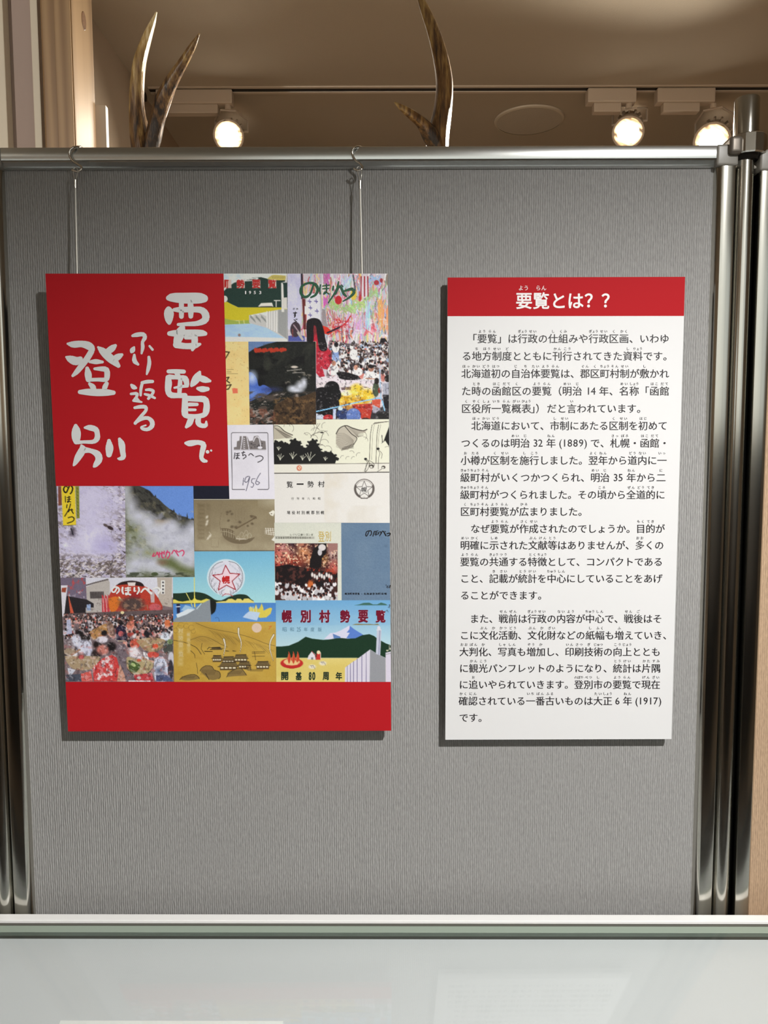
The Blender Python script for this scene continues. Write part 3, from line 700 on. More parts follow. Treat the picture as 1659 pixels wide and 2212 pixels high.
TITLE = {
 '要': [[(1122,252,22),(1160,248,38),(1260,253,46),(1380,253,46),(1425,256,34)],
   [(1232,290,21),(1232,350,22),(1232,410,20)],[(1308,290,23),(1312,350,26),(1312,408,20)],
   [(1122,345,22),(1125,380,42),(1125,430,34),(1128,465,16)],
   [(1172,352,16),(1220,352,24),(1320,350,24),(1400,355,28),(1437,392,32),(1432,440,30),(1370,468,22),(1290,474,18),(1205,478,13)],
   [(1240,505,24),(1222,550,42),(1200,610,36),(1190,650,26)],[(1130,555,20),(1180,553,28),(1300,551,30),(1400,551,28),(1435,556,18)],
   [(1342,570,28),(1345,620,28),(1338,660,24),(1326,694,13)],[(1190,650,30),(1260,662,26),(1340,660,26),(1390,646,12)],[(1270,590,16),(1310,590,16)]],
 '覧': [[(1122,878,17),(1180,878,19),(1252,880,18)],[(1190,890,20),(1210,925,20)],
   [(1118,930,22),(1122,980,30),(1118,1040,26),(1140,1078,26),(1200,1084,22),(1262,1084,22)],
   [(1130,925,22),(1200,930,18),(1262,940,26),(1278,985,22)],[(1172,1018,9),(1225,1008,13),(1282,1002,14)],
   [(1222,950,18),(1218,1010,20),(1214,1075,18)],
   [(1388,884,12),(1366,930,34),(1338,972,28),(1318,1000,12)],[(1380,930,24),(1430,948,28),(1476,960,12)],[(1372,1024,14),(1410,1030,26),(1455,1028,18)],
   [(1262,1110,24),(1262,1180,28),(1262,1240,28),(1285,1262,20)],[(1262,1108,24),(1340,1112,24),(1425,1116,28),(1446,1150,26),(1444,1210,28),(1425,1248,22),(1360,1262,20),(1290,1260,20)],
   [(1300,1160,17),(1365,1160,14)],[(1300,1206,13),(1350,1206,11)],
   [(1318,1275,26),(1300,1320,26),(1274,1352,13)],[(1378,1270,22),(1374,1312,24),(1395,1338,20),(1438,1340,18),(1444,1306,8)]],
 'で': [[(1268,1490,12),(1305,1492,26),(1375,1484,20),(1420,1504,24),(1410,1560,22),(1402,1612,18),(1420,1638,18),(1444,1644,12)],
   [(1454,1564,15)],[(1485,1553,9)]],
 'ふ': [[(816,574,12),(850,566,19),(905,562,18),(920,590,18),(900,628,14),(902,672,16),(892,724,9)],
   [(828,672,9),(815,696,22),(806,712,12)],[(960,662,9),(985,692,11)]],
 'り': [[(830,738,11),(832,788,20),(862,818,11)],[(954,756,12),(958,805,17),(948,860,16),(936,902,8)]],
 '返': [[(896,974,13),(940,966,16),(985,964,14)],[(805,994,11),(824,1012,20),(846,1020,9)],[(898,978,13),(886,1030,13),(884,1082,10)],
   [(930,1036,10),(960,1034,13),(992,1046,13),(978,1080,12),(950,1110,12)],[(920,1072,10),(960,1084,13),(1005,1105,10)],
   [(802,1070,11),(850,1068,14),(850,1092,12),(822,1128,10)],[(824,1130,9),(860,1132,12),(892,1140,8)],[(846,1100,10),(866,1125,10)]],
 'る': [[(834,1188,12),(880,1180,16),(924,1182,16),(928,1212,14),(890,1258,14),(838,1320,14)],
   [(838,1320,10),(890,1284,16),(945,1276,16),(980,1305,20),(980,1345,20),(945,1372,16),(902,1368,14),(890,1352,8),(928,1338,7)]],
 '登': [[(262,642,10),(310,648,28),(380,644,28),(440,660,34),(468,690,26),(436,755,26),(388,820,26),(340,880,22),(305,915,12)],
   [(250,756,10),(290,775,32),(335,790,36),(370,770,20)],
   [(522,672,10),(565,710,32),(620,762,36),(665,800,30),(694,830,18)],[(600,712,26),(640,682,28),(668,658,14)],[(650,778,24),(690,755,28),(724,736,13)],
   [(450,796,12),(502,795,22),(558,798,12)],[(428,852,16),(436,900,30),(440,945,26)],[(492,856,12),(545,856,20),(592,866,24),(598,920,24),(585,948,20),(520,948,16),(450,950,16)],
   [(450,985,14),(476,1010,24),(488,1035,18)],[(594,982,18),(580,1010,22),(572,1035,18)],[(366,1054,18),(430,1054,28),(510,1058,31),(590,1058,29),(652,1060,19)]],
 '別': [[(330,1342,16),(334,1390,38),(334,1440,38),(336,1475,26)],[(408,1358,10),(450,1358,24),(500,1374,24),(514,1410,22),(512,1450,24),(480,1478,18),(400,1480,14),(350,1484,16)],
   [(378,1508,8),(388,1545,30),(352,1608,30),(325,1660,18),(312,1680,8)],[(400,1548,28),(460,1556,20),(515,1585,30),(528,1630,30),(502,1672,22),(486,1690,10)],
   [(614,1470,16),(618,1530,34),(614,1588,24)],[(704,1456,14),(722,1500,28),(730,1560,24),(735,1608,22),(705,1624,14),(692,1622,8)]],
}
for ch, sts in TITLE.items():
    B = Brush(80, 580, 3.95)
    for s in sts: B.stroke(s) if len(s) > 1 else B.stroke([s[0], (s[0][0] + 1, s[0][1] + 1, s[0][2])])
    B.build('title_character', PL, LET, coll, .0006)
# ------------------------------------------------------------------ painted print of each booklet cover
PRINT = bpy.data.materials.new('booklet_cover_print'); PRINT.use_nodes = True
_b = PRINT.node_tree.nodes['Principled BSDF']; _a = PRINT.node_tree.nodes.new('ShaderNodeVertexColor'); _a.layer_name = 'ink'
PRINT.node_tree.links.new(_a.outputs['Color'], _b.inputs['Base Color']); _b.inputs['Roughness'].default_value = 0.6; _b.inputs['Specular IOR Level'].default_value = .3
def vnoise(U, V, seed, octaves=1, rough=.5):
    tot = np.zeros_like(U); amp = 1; s = 0; rs = np.random.RandomState(seed)
    for o in range(octaves):
        L = rs.rand(64, 64); u = U * 2 ** o; v = V * 2 ** o
        i = np.floor(u).astype(int); j = np.floor(v).astype(int); fu = u - i; fv = v - j
        fu = fu * fu * (3 - 2 * fu); fv = fv * fv * (3 - 2 * fv)
        g = lambda a, b: L[a % 64, b % 64]
        tot += amp * ((g(i, j) * (1 - fu) + g(i + 1, j) * fu) * (1 - fv) + (g(i, j + 1) * (1 - fu) + g(i + 1, j + 1) * fu) * fv)
        s += amp; amp *= rough
    return tot / s
class Print:
    def __init__(s, quad, base, t=(0, 0, 1), cell=1.15):
        (x0, y0), (x1, y1), (x2, y2), (x3, y3) = quad
        nx = int(abs(x1 - x0) / cell) + 1; ny = int(abs(y3 - y0) / cell) + 1
        u, v = np.meshgrid(np.linspace(0, 1, nx), np.linspace(0, 1, ny))
        s.X = (1 - v) * ((1 - u) * x0 + u * x1) + v * ((1 - u) * x3 + u * x2)
        s.Y = (1 - v) * ((1 - u) * y0 + u * y1) + v * ((1 - u) * y3 + u * y2)
        s.x0, s.y0 = min(x0, x3), min(y0, y1); s.cell = cell; s.nx, s.ny = nx, ny; s.skew = abs(x3 - x0) + abs(x2 - x1) + 2; s.sy = abs(y1 - y0) + abs(y2 - y3) + 2
        s.t = t; s.C = np.empty((ny, nx, 3)); s.C[:] = base
    def P(s, pts): return [(s.t[0] + p[0] / s.t[2], s.t[1] + p[1] / s.t[2]) for p in pts]
    def sl(s, xa, xb, ya, yb, m=2):
        i0 = max(0, int((xa - s.x0 - s.skew - m) / s.cell)); i1 = min(s.nx, int((xb - s.x0 + s.skew + m) / s.cell) + 2)
        j0 = max(0, int((ya - s.y0 - s.sy - m) / s.cell)); j1 = min(s.ny, int((yb - s.y0 + s.sy + m) / s.cell) + 2)
        return (slice(j0, max(j0, j1)), slice(i0, max(i0, i1)))
    def mix(s, w, a, col):
        a = np.clip(a, 0, 1)[..., None]; s.C[w] = s.C[w] * (1 - a) + np.asarray(col, float) * a
    def poly(s, pts, col, al=1.0, soft=.6, curve=False):
        p = s.P(pts)
        if curve: p = [tuple(q) for q in smooth_path(p + [p[0]], 4)[:-1]]
        xs = [q[0] for q in p]; ys = [q[1] for q in p]; w = s.sl(min(xs), max(xs), min(ys), max(ys)); X, Y = s.X[w], s.Y[w]
        if X.size == 0: return
        ins = np.zeros(X.shape, bool); d = np.full(X.shape, 1e9)
        for (a, b), (c, e) in zip(p, p[1:] + p[:1]):
            cr = ((b > Y) != (e > Y)) & (X < (c - a) * (Y - b) / ((e - b) if e != b else 1e-9) + a); ins ^= cr
            vx, vy = c - a, e - b; L = vx * vx + vy * vy or 1e-9; k = np.clip(((X - a) * vx + (Y - b) * vy) / L, 0, 1)
            d = np.minimum(d, (X - a - k * vx) ** 2 + (Y - b - k * vy) ** 2)
        d = np.sqrt(d) * np.where(ins, 1, -1); s.mix(w, (d / soft * .5 + .5) * al, col)
    def ell(s, cx, cy, rx, ry, col, al=1.0, ang=0.0, soft=None):
        (x, y), = s.P([(cx, cy)]); rx /= s.t[2]; ry /= s.t[2]; R = max(rx, ry); w = s.sl(x - R, x + R, y - R, y + R)
        X, Y = s.X[w] - x, s.Y[w] - y
        if X.size == 0: return
        u = X * cos(ang) + Y * sin(ang); v = -X * sin(ang) + Y * cos(ang)
        q = np.sqrt((u / rx) ** 2 + (v / ry) ** 2); sf = soft if soft else .6 / min(rx, ry) * 1.0
        s.mix(w, ((1 - q) / sf * .5 + .5) * al, col)
    def line(s, pts, wd, col, al=1.0, curve=False, closed=False, w1=None):
        p = s.P(pts); wd /= s.t[2]; w1 = wd if w1 is None else w1 / s.t[2]
        if curve: p = [tuple(q) for q in smooth_path(p, 4)]
        if closed: p = p + [p[0]]
        xs = [q[0] for q in p]; ys = [q[1] for q in p]; w = s.sl(min(xs), max(xs), min(ys), max(ys), 3); X, Y = s.X[w], s.Y[w]
        if X.size == 0: return
        A = np.zeros(X.shape); n = len(p) - 1
        for i, ((a, b), (c, e)) in enumerate(zip(p, p[1:])):
            vx, vy = c - a, e - b; L = vx * vx + vy * vy or 1e-9; k = np.clip(((X - a) * vx + (Y - b) * vy) / L, 0, 1)
            d = np.sqrt((X - a - k * vx) ** 2 + (Y - b - k * vy) ** 2); r = .5 * (wd + (w1 - wd) * (i + k) / n)
            A = np.maximum(A, np.clip((r - d) / .7 + .5, 0, 1) * np.minimum(1, r / .35))
        s.mix(w, A * al, col)
    def noise(s, sx, sy, seed, col, lo, hi, al=1.0, octv=4, box=None, ang=0.0, mask=None):
        """blend in col where fractal noise passes from lo to hi"""
        U = (s.X * cos(ang) + s.Y * sin(ang)) / sx; V = (-s.X * sin(ang) + s.Y * cos(ang)) / sy
        n = vnoise(U + 7.3, V + 3.1, seed, octv, .6); a = np.clip((n - lo) / (hi - lo), 0, 1) * al
        if box:
            (a0, b0), (a1, b1) = s.P([box[:2], box[2:]]); f = 3.0
            a = a * np.clip((s.X - a0) / f + .5, 0, 1) * np.clip((a1 - s.X) / f + .5, 0, 1) * np.clip((s.Y - b0) / f + .5, 0, 1) * np.clip((b1 - s.Y) / f + .5, 0, 1)
        if mask is not None: a = a * mask
        s.mix((slice(None), slice(None)), a, col)
    def grad(s, y0, y1, c0, c1, al=1.0, box=None):
        (_, a), (_, b) = s.P([(0, y0), (0, y1)]); k = np.clip((s.Y - a) / (b - a), 0, 1)[..., None]
        g = np.asarray(c0, float) * (1 - k) + np.asarray(c1, float) * k
        m = ((s.Y >= a) & (s.Y <= b))[..., None] * al if box else al
        s.C = s.C * (1 - m) + g * m
    def grain(s, amt, seed): s.C = s.C + (np.random.RandomState(seed).rand(s.ny, s.nx, 1) - .5) * amt
    def crowd(s, x0, x1, y0, y1, n, bodies, seed, r0=5, r1=9, heads=((20, 16, 18), (34, 26, 26), (60, 40, 34)), face=(196, 150, 130)):
        rr = random.Random(seed)
        ys = sorted(rr.uniform(y0, y1) for _ in range(n))
        for y in ys:
            x = rr.uniform(x0, x1); k = (y - y0) / max(y1 - y0, 1); r = r0 + (r1 - r0) * k; r *= rr.uniform(.7, 1.25)
            c = rr.choice(bodies); j = rr.uniform(.82, 1.08); c = tuple(min(255, q * j) for q in c)
            s.ell(x, y + r * 1.1, r * rr.uniform(.7, 1.2), r * rr.uniform(.8, 1.5), c, .95, rr.uniform(-.6, .6))
            if rr.random() < .8: s.ell(x + rr.uniform(-.3, .3) * r, y - r * .2, r * .5, r * .6, rr.choice(heads), .95)
            if rr.random() < .45: s.ell(x + rr.uniform(-.3, .3) * r, y + r * .15, r * .28, r * .32, face, .8)
    def build(s, lift, label, k=1.15):
        W = PL.arr(s.X, s.Y, lift); i, j = np.meshgrid(np.arange(s.nx - 1), np.arange(s.ny - 1)); a = (j * s.nx + i).ravel()
        F = np.stack([a, a + s.nx, a + s.nx + 1, a + 1], 1)
        me = bpy.data.meshes.new('cover_print'); me.vertices.add(len(W)); me.vertices.foreach_set('co', W.ravel())
        me.loops.add(F.size); me.loops.foreach_set('vertex_index', F.ravel().astype(np.int32))
        me.polygons.add(len(F)); me.polygons.foreach_set('loop_start', np.arange(0, F.size, 4, dtype=np.int32))
        me.update(calc_edges=True)
        at_ = me.color_attributes.new('ink', 'FLOAT_COLOR', 'POINT')
        c = np.ones((s.nx * s.ny, 4)); c[:, :3] = np.clip(lin(np.clip(s.C, 0, 255)).reshape(-1, 3) * k, 0, .92); at_.data.foreach_set('color', c.ravel())
        me.materials.append(PRINT); o = bpy.data.objects.new('cover_print', me); COL.objects.link(o); attach(o, coll)
        if label: o['label'] = label
        return o
def ink(name, rgb, k=1.1): return mat(name, rgb, .42, k=k)
WHITE_I, BLACK_I, NAVY_I, RED_I = ink('white_lettering', (228, 228, 228)), ink('black_lettering', (24, 20, 24)), ink('maroon_lettering', (112, 16, 44)), ink('red_lettering', (196, 40, 40))
def cover_text(items, m, lift, name='cover_text'):
    """items: (ch, x0, x1, y0, y1[, bold[, rot[, shear]]]) in photo pixels"""
    T = Text()
    for it in items: T.fit(it[0], it[1], it[2], it[3], it[4], it[5] if len(it) > 5 else 0.0, it[6] if len(it) > 6 else 0.0, it[7] if len(it) > 7 else 0.0)
    return T.build(name, PL, m, coll, lift)
T2, T4, T5, T6, T7 = (470, 580, 4.254), (110, 1030, 4.484), (120, 1230, 4.608), (370, 1060, 5.267), (580, 1280, 5.925)
T3 = (470, 890, 4.254)

# A: the 1953 cover
c = Print([(483, 591), (621, 591), (622, 738), (486.5, 738)], (198, 203, 200), T2)
c.noise(14, 10, 1, (168, 190, 206), .45, .7, .8, box=(50, 40, 260, 200))
GRN = (30, 52, 46)
c.poly([(50, 215), (100, 165), (150, 132), (215, 110), (280, 96), (330, 84), (400, 80), (440, 90), (480, 100), (650, 100), (650, 360), (190, 358), (110, 320), (50, 300)], GRN)
c.line([(240, 108), (300, 95), (370, 90), (330, 108), (250, 112)], 10, (196, 200, 198), curve=True)
c.poly([(455, 96), (500, 62), (560, 60), (640, 72), (640, 104), (560, 108), (500, 104)], (184, 170, 92), curve=True)
for k in range(9): c.line([(500 + k * 14, 70), (510 + k * 14, 92)], 3, (70, 66, 40), .7)
c.poly([(55, 306), (90, 306), (130, 330), (190, 358), (600, 358), (640, 366), (640, 400), (440, 400), (290, 430), (290, 485), (55, 470)], (186, 174, 38))
c.poly([(55, 455), (110, 470), (180, 482), (300, 474), (300, 512), (55, 520)], (142, 158, 72))
for p in ((196, 478), (240, 476)): c.line([p, (p[0] + 6, p[1] + 30)], 9, (188, 188, 120))
c.ell(66, 280, 26, 30, (196, 196, 190))
c.poly([(55, 516), (300, 506), (400, 512), (470, 535), (560, 585), (640, 625), (640, 700), (55, 700)], (156, 184, 212))
c.noise(20, 8, 5, (132, 164, 200), .45, .75, .5, box=(50, 520, 640, 625))
c.poly([(55, 628), (300, 630), (640, 640), (640, 680), (55, 680)], (196, 196, 192))
c.poly([(290, 430), (330, 440), (330, 420), (385, 430), (385, 412), (450, 440), (450, 400), (560, 378), (640, 372), (640, 650), (600, 630), (450, 545), (290, 500)], (178, 178, 176))
for x in range(300, 450, 50): c.poly([(x, 425), (x + 42, 470), (x + 50, 500), (x, 450)], (128, 132, 130))
for x in range(455, 560, 22): c.line([(x, 395), (x, 540 + (x - 455) * .5)], 9, (214, 212, 206))
c.poly([(556, 380), (640, 376), (640, 650), (556, 590)], (140, 142, 142))
c.poly([(584, 135), (597, 130), (604, 150), (612, 400), (588, 400)], (208, 206, 200)); c.line([(520, 295), (575, 295)], 7, (200, 200, 194)); c.poly([(590, 270), (640, 265), (640, 370), (590, 370)], (196, 194, 188)); c.line([(538, 300), (538, 350)], 9, (200, 200, 194))
c.poly([(372, 350), (400, 318), (500, 314), (512, 350)], (214, 210, 198)); c.line([(395, 352), (500, 350)], 10, (60, 60, 54), .8)
c.poly([(585, 130), (640, 130), (640, 45), (632, 45), (620, 120)], (190, 190, 186))
c.ell(200, 612, 14, 14, (130, 110, 104), .7)
for x in (52, 175, 318, 465): c.poly([(x, 104), (x + 74, 102), (x + 76, 180), (x + 2, 182)], (196, 172, 164), .85)
c.grain(8, 3); c.build(.00030, 'cover with a green hill, yellow field and the year 1953', 1.5)
cover_text([(ch, 470 + x / 4.254, 470 + (x + w) / 4.254, 580 + 102 / 4.254, 580 + 182 / 4.254, .03) for ch, x, w in (('町', 62, 40), ('勢', 174, 74), ('要', 317, 76), ('覧', 463, 76))], RED_I, .0006)
cover_text([(ch, 470 + x / 4.254, 470 + (x + w) / 4.254, 580 + 206 / 4.254, 580 + 236 / 4.254, .04) for ch, x, w in (('1', 252, 11), ('9', 288, 20), ('5', 332, 20), ('3', 382, 20))], WHITE_I, .0006)

# B: festival street under streamers
c = Print([(620, 591), (838, 591), (840.2, 905.5), (622, 905.5)], (188, 182, 190), T2)
rr = random.Random(5)
PAST = [(226, 222, 228), (214, 160, 176), (196, 110, 140), (150, 186, 130), (120, 168, 200), (220, 190, 120), (210, 130, 90), (186, 150, 200), (240, 236, 236), (170, 60, 70), (150, 150, 160), (98, 92, 100)]
for i in range(620):
    x = rr.uniform(780, 1600); y = rr.uniform(30, 640); L = rr.uniform(40, 150)
    c.line([(x, y), (x + rr.uniform(-12, 12), y + L * .5), (x + rr.uniform(-25, 25), y + L)], rr.uniform(4, 15), rr.choice(PAST), rr.uniform(.5, .95), curve=True)
for x, y, w, h, cl, al in ((1080, 330, 90, 60, (150, 178, 120), .75), (1200, 370, 90, 50, (156, 186, 120), .75), (1320, 330, 90, 60, (160, 190, 130), .75), (1420, 230, 60, 70, (150, 182, 130), .7), (1290, 520, 50, 140, (196, 160, 196), .8), (1400, 560, 60, 60, (200, 90, 110), .7), (1500, 420, 40, 160, (222, 150, 100), .75), (1570, 460, 26, 150, (216, 140, 100), .75), (1000, 90, 30, 70, (176, 96, 150), .8), (990, 300, 26, 60, (180, 100, 160), .7), (1180, 130, 50, 80, (180, 196, 226), .8), (1440, 110, 60, 60, (150, 170, 200), .8), (1380, 430, 24, 150, (166, 196, 216), .8)):
    for k in range(26): c.line([(x + rr.uniform(-w, w), y - h * rr.random()), (x + rr.uniform(-w, w), y + h * rr.random())], rr.uniform(5, 12), tuple(min(255, q * rr.uniform(.85, 1.15)) for q in cl), al)
c.poly([(640, 48), (768, 48), (768, 500), (700, 560), (640, 560)], (196, 196, 222)); c.noise(20, 40, 8, (168, 166, 196), .4, .7, .6, box=(640, 50, 765, 560))
c.poly([(765, 45), (782, 45), (786, 160), (782, 280), (768, 280)], (40, 34, 44)); c.poly([(776, 280), (806, 280), (814, 560), (790, 560)], (96, 40, 40))
c.poly([(815, 230), (950, 230), (960, 520), (820, 480)], (206, 206, 222)); c.poly([(800, 345), (845, 345), (845, 420), (800, 420)], (226, 224, 228))
for x, y in ((845, 300), (905, 300), (850, 425), (912, 390), (852, 360)): c.line([(x - 14, y), (x + 14, y + 4)], 9, (90, 80, 140)); c.line([(x, y - 16), (x + 4, y + 18)], 7, (100, 90, 150))
c.line([(945, 60), (955, 520)], 14, (170, 168, 178)); c.line([(965, 60), (972, 500)], 6, (210, 208, 214)); c.line([(1245, 60), (1275, 260)], 12, (66, 76, 84))
c.poly([(960, 370), (990, 380), (1010, 560), (960, 560)], (140, 132, 136))
for i in range(40): c.line([(rr.uniform(1000, 1230), rr.uniform(440, 600)), (rr.uniform(1020, 1240), rr.uniform(470, 640))], 5, (186, 44, 56), .7)
for cx_, cy_, w, h in ((1350, 165, 40, 106),): 
    c.ell(cx_, cy_, w, h, (206, 196, 204)); [c.line([(cx_ + d, cy_ - h * .85), (cx_ + d * 1.1, cy_ + h * .85)], 12, (150, 46, 60)) for d in (-30, 0, 30)]
c.ell(1110, 290, 32, 40, (176, 34, 44)); c.ell(1250, 240, 30, 50, (206, 180, 70), .9); c.ell(1460, 130, 24, 24, (160, 50, 60)); c.ell(1505, 110, 14, 20, (150, 50, 60)); c.ell(1310, 270, 14, 30, (170, 50, 60))
c.ell(1570, 100, 26, 60, (130, 120, 110), .7)
c.noise(9, 6, 9, (230, 228, 230), .55, .7, .55, box=(980, 460, 1600, 660))
# crowd
c.poly([(1030, 660), (1200, 690), (1600, 680), (1600, 1000), (1000, 1000)], (96, 84, 90)); c.poly([(1500, 640), (1540, 640), (1590, 720), (1480, 720)], (24, 20, 26))
WB = [(222, 220, 224), (206, 202, 210), (232, 230, 230), (196, 120, 110), (150, 170, 196), (60, 52, 56), (214, 208, 206), (180, 176, 184)]
c.crowd(1040, 1600, 670, 800, 210, WB, 11, 12, 17); c.crowd(1050, 1600, 790, 960, 110, WB, 12, 18, 27)
c.ell(1085, 800, 32, 60, (126, 150, 196)); c.ell(1085, 730, 34, 44, (220, 218, 222)); c.ell(1090, 700, 20, 24, (22, 18, 22))
c.ell(1250, 790, 36, 50, (228, 226, 228)); c.ell(1060, 925, 52, 60, (226, 224, 226)); c.ell(1068, 870, 20, 24, (170, 120, 100)); c.ell(1285, 950, 50, 40, (222, 222, 226)); c.ell(1270, 910, 18, 24, (190, 140, 120))
c.poly([(1090, 960), (1120, 945), (1200, 955), (1290, 985), (1316, 1015), (1200, 1032), (1120, 1010)], (20, 18, 20)); c.poly([(905, 1000), (1100, 985), (1120, 1020), (1440, 1040), (1430, 1060), (930, 1050)], (212, 200, 208))
c.poly([(1330, 1020), (1350, 965), (1400, 935), (1450, 960), (1470, 1010), (1430, 1030)], (228, 224, 226)); c.ell(1410, 918, 26, 30, (150, 104, 84)); c.ell(1410, 900, 27, 18, (22, 18, 20)); c.line([(1365, 1010), (1440, 1015)], 12, (170, 124, 104))
c.poly([(905, 1048), (1440, 1062), (1430, 1200), (905, 1200)], (206, 196, 200)); c.poly([(1135, 1094), (1230, 1086), (1225, 1116), (1140, 1116)], (70, 44, 50)); c.line([(1330, 1090), (1370, 1092)], 9, (90, 70, 70))
# dancer with long hair in red
c.poly([(650, 620), (720, 610), (800, 620), (800, 670), (650, 670)], (76, 84, 150)); c.ell(716, 560, 48, 70, (60, 48, 56)); c.line([(700, 520), (760, 600)], 12, (150, 130, 140)); c.line([(690, 560), (690, 630)], 9, (120, 60, 60)); c.line([(740, 590), (780, 650)], 22, (170, 164, 160))
c.poly([(950, 520), (1010, 540), (1060, 585), (1020, 610), (985, 600)], (196, 50, 36)); c.line([(1010, 590), (1080, 560), (1140, 530)], 16, (40, 24, 40)); c.line([(1130, 540), (1190, 490), (1222, 436)], 12, (190, 40, 50))
c.poly([(820, 480), (850, 462), (900, 458), (940, 480), (965, 540), (985, 640), (1005, 720), (1040, 760), (1050, 860), (1010, 930), (965, 920), (985, 990), (940, 1000), (905, 960), (905, 670), (820, 672)], (170, 34, 52))
c.poly([(820, 672), (818, 500), (850, 462), (900, 456), (945, 480), (975, 560), (990, 640), (1008, 742), (960, 760), (930, 720), (905, 560), (885, 530), (880, 672)], (22, 18, 22), curve=True); c.ell(895, 570, 14, 44, (120, 40, 46))
c.noise(8, 30, 14, (206, 60, 80), .5, .75, .5, box=(910, 740, 1040, 980))
# foreground heads and pompoms
for x, y, a, b_, q in ((1190, 1210, 90, 70, (196, 148, 30)), (1280, 1120, 62, 60, (214, 184, 60)), (1370, 1170, 70, 60, (206, 170, 40)), (1300, 1230, 80, 44, (190, 140, 30)), (1200, 1270, 70, 34, (170, 120, 60)), (1180, 1150, 46, 22, (226, 216, 190))): c.ell(x, y, a, b_, q, .95, soft=.25)
c.noise(10, 8, 15, (232, 216, 120), .5, .7, .6, box=(1120, 1080, 1420, 1270))
c.ell(960, 1180, 90, 90, (14, 14, 16)); c.poly([(905, 1100), (1010, 1100), (1130, 1340), (1090, 1390), (905, 1330)], (16, 15, 18)); c.ell(1050, 1100, 70, 66, (14, 14, 16)); c.ell(1090, 1160, 46, 60, (16, 16, 18)); c.ell(1080, 1260, 40, 80, (20, 18, 20))
c.poly([(1230, 1250), (1420, 1240), (1420, 1390), (1330, 1390)], (170, 54, 40)); c.noise(10, 10, 16, (140, 34, 36), .5, .7, .7, box=(1240, 1250, 1420, 1390)); c.poly([(1420, 1200), (1500, 1200), (1490, 1300), (1420, 1290)], (184, 76, 56))
c.poly([(905, 1340), (960, 1340), (1000, 1390), (905, 1390)], (180, 190, 206)); c.ell(1020, 1372, 50, 30, (170, 46, 50)); c.poly([(1060, 1290), (1090, 1290), (1085, 1390), (1060, 1390)], (176, 186, 216)); c.ell(1150, 1340, 56, 56, (40, 54, 96)); c.ell(1250, 1350, 66, 66, (88, 112, 172)); c.ell(1360, 1390, 40, 20, (60, 30, 30))
c.poly([(1420, 1300), (1600, 1250), (1600, 1390), (1400, 1390)], (44, 42, 46)); c.poly([(1425, 1250), (1500, 1290), (1450, 1330), (1425, 1330)], (150, 146, 160)); c.ell(1530, 1360, 70, 40, (30, 30, 30))
c.ell(1455, 1110, 30, 70, (66, 78, 60)); c.ell(1462, 1034, 22, 30, (30, 24, 24)); c.ell(1490, 1120, 16, 26, (130, 40, 30)); c.poly([(1515, 1060), (1595, 1040), (1595, 1160), (1520, 1160)], (160, 162, 176)); c.ell(1565, 1010, 32, 34, (28, 22, 22)); c.poly([(1518, 1160), (1590, 1160), (1580, 1285), (1530, 1285)], (26, 24, 30))
for k in range(6): c.line([(1525 + k * 12, 1055), (1525 + k * 12, 1155)], 3, (80, 84, 100), .8)
c.line([(908, 1314), (1100, 1272), (1300, 1226), (1480, 1190), (1510, 1200), (1535, 1305)], 11, (120, 176, 216)); c.ell(1128, 1285, 22, 20, (190, 210, 214)); c.line([(1490, 930), (1500, 1190)], 14, (150, 180, 206), .8)
c.noise(5, 4, 17, (236, 232, 232), .60, .70, .3, box=(905, 680, 1600, 1390)); c.noise(4, 5, 18, (26, 20, 26), .60, .70, .5, box=(905, 690, 1600, 1390))
c.grain(16, 4); c.build(.00030, 'festival street crowd under paper streamers and lanterns', 1.4)
GT = Brush(470, 580, 4.254)
for s_ in ([(880, 152, 9), (850, 236, 10), (800, 262, 12), (766, 222, 13), (776, 162, 11), (840, 132, 10), (900, 146, 13), (922, 192, 13), (900, 242, 11), (858, 264, 7)], [(946, 150, 6), (940, 190, 7), (944, 232, 6)], [(966, 160, 5), (1030, 152, 5)], [(966, 186, 5), (1024, 182, 5)], [(1000, 142, 6), (1000, 212, 7), (976, 234, 6), (988, 214, 5), (1026, 234, 5)], [(1064, 164, 8), (1060, 196, 8)], [(1112, 122, 7), (1092, 200, 10), (1020, 312, 6)], [(1084, 236, 7), (1124, 162, 10), (1160, 232, 11), (1184, 254, 7)], [(1140, 150, 5), (1152, 166, 5)], [(1160, 208, 8), (1236, 188, 14), (1254, 220, 14), (1216, 262, 10), (1154, 300, 6)]): GT.stroke(s_, 4, 10)
GT.build('cover_text', PL, ink('dark_green_lettering', (28, 82, 56), 1.2), coll, .0006)
cover_text([('す', 633, 642, 673, 686, .03), ('ゞ', 634, 643, 688, 697, .03), ('の', 633, 637, 665, 669, .03), ('め', 640, 644, 665, 669, .03)], BLACK_I, .0006)

# C: dark mountain and smoking ground
c = Print([(536.5, 738), (682, 738), (683, 917), (539.5, 917)], (96, 122, 166), T2)
c.poly([(285, 770), (330, 740), (400, 715), (470, 690), (550, 672), (905, 668), (905, 1460), (285, 1460)], (26, 28, 26))
c.noise(16, 30, 21, (50, 52, 44), .45, .75, .8, box=(420, 690, 905, 960), ang=.4); c.noise(26, 12, 22, (12, 12, 14), .5, .65, .9, box=(290, 780, 800, 1100))
for i in range(16): x = 350 + i * 18; c.ell(x, 758 - rr.uniform(0, 14) - i * .4, 16, rr.uniform(10, 26), (170, 52, 34), .85, rr.uniform(-.4, .4))
c.poly([(285, 950), (320, 960), (360, 1010), (380, 1080), (430, 1070), (500, 1120), (440, 1170), (360, 1190), (300, 1220), (285, 1200)], (70, 100, 180), curve=True); c.ell(318, 1000, 40, 54, (176, 192, 222), .85, soft=.6); c.ell(320, 1150, 46, 40, (120, 150, 210), .6, soft=.7); c.ell(500, 1110, 70, 20, (44, 50, 96), .8, soft=.8)
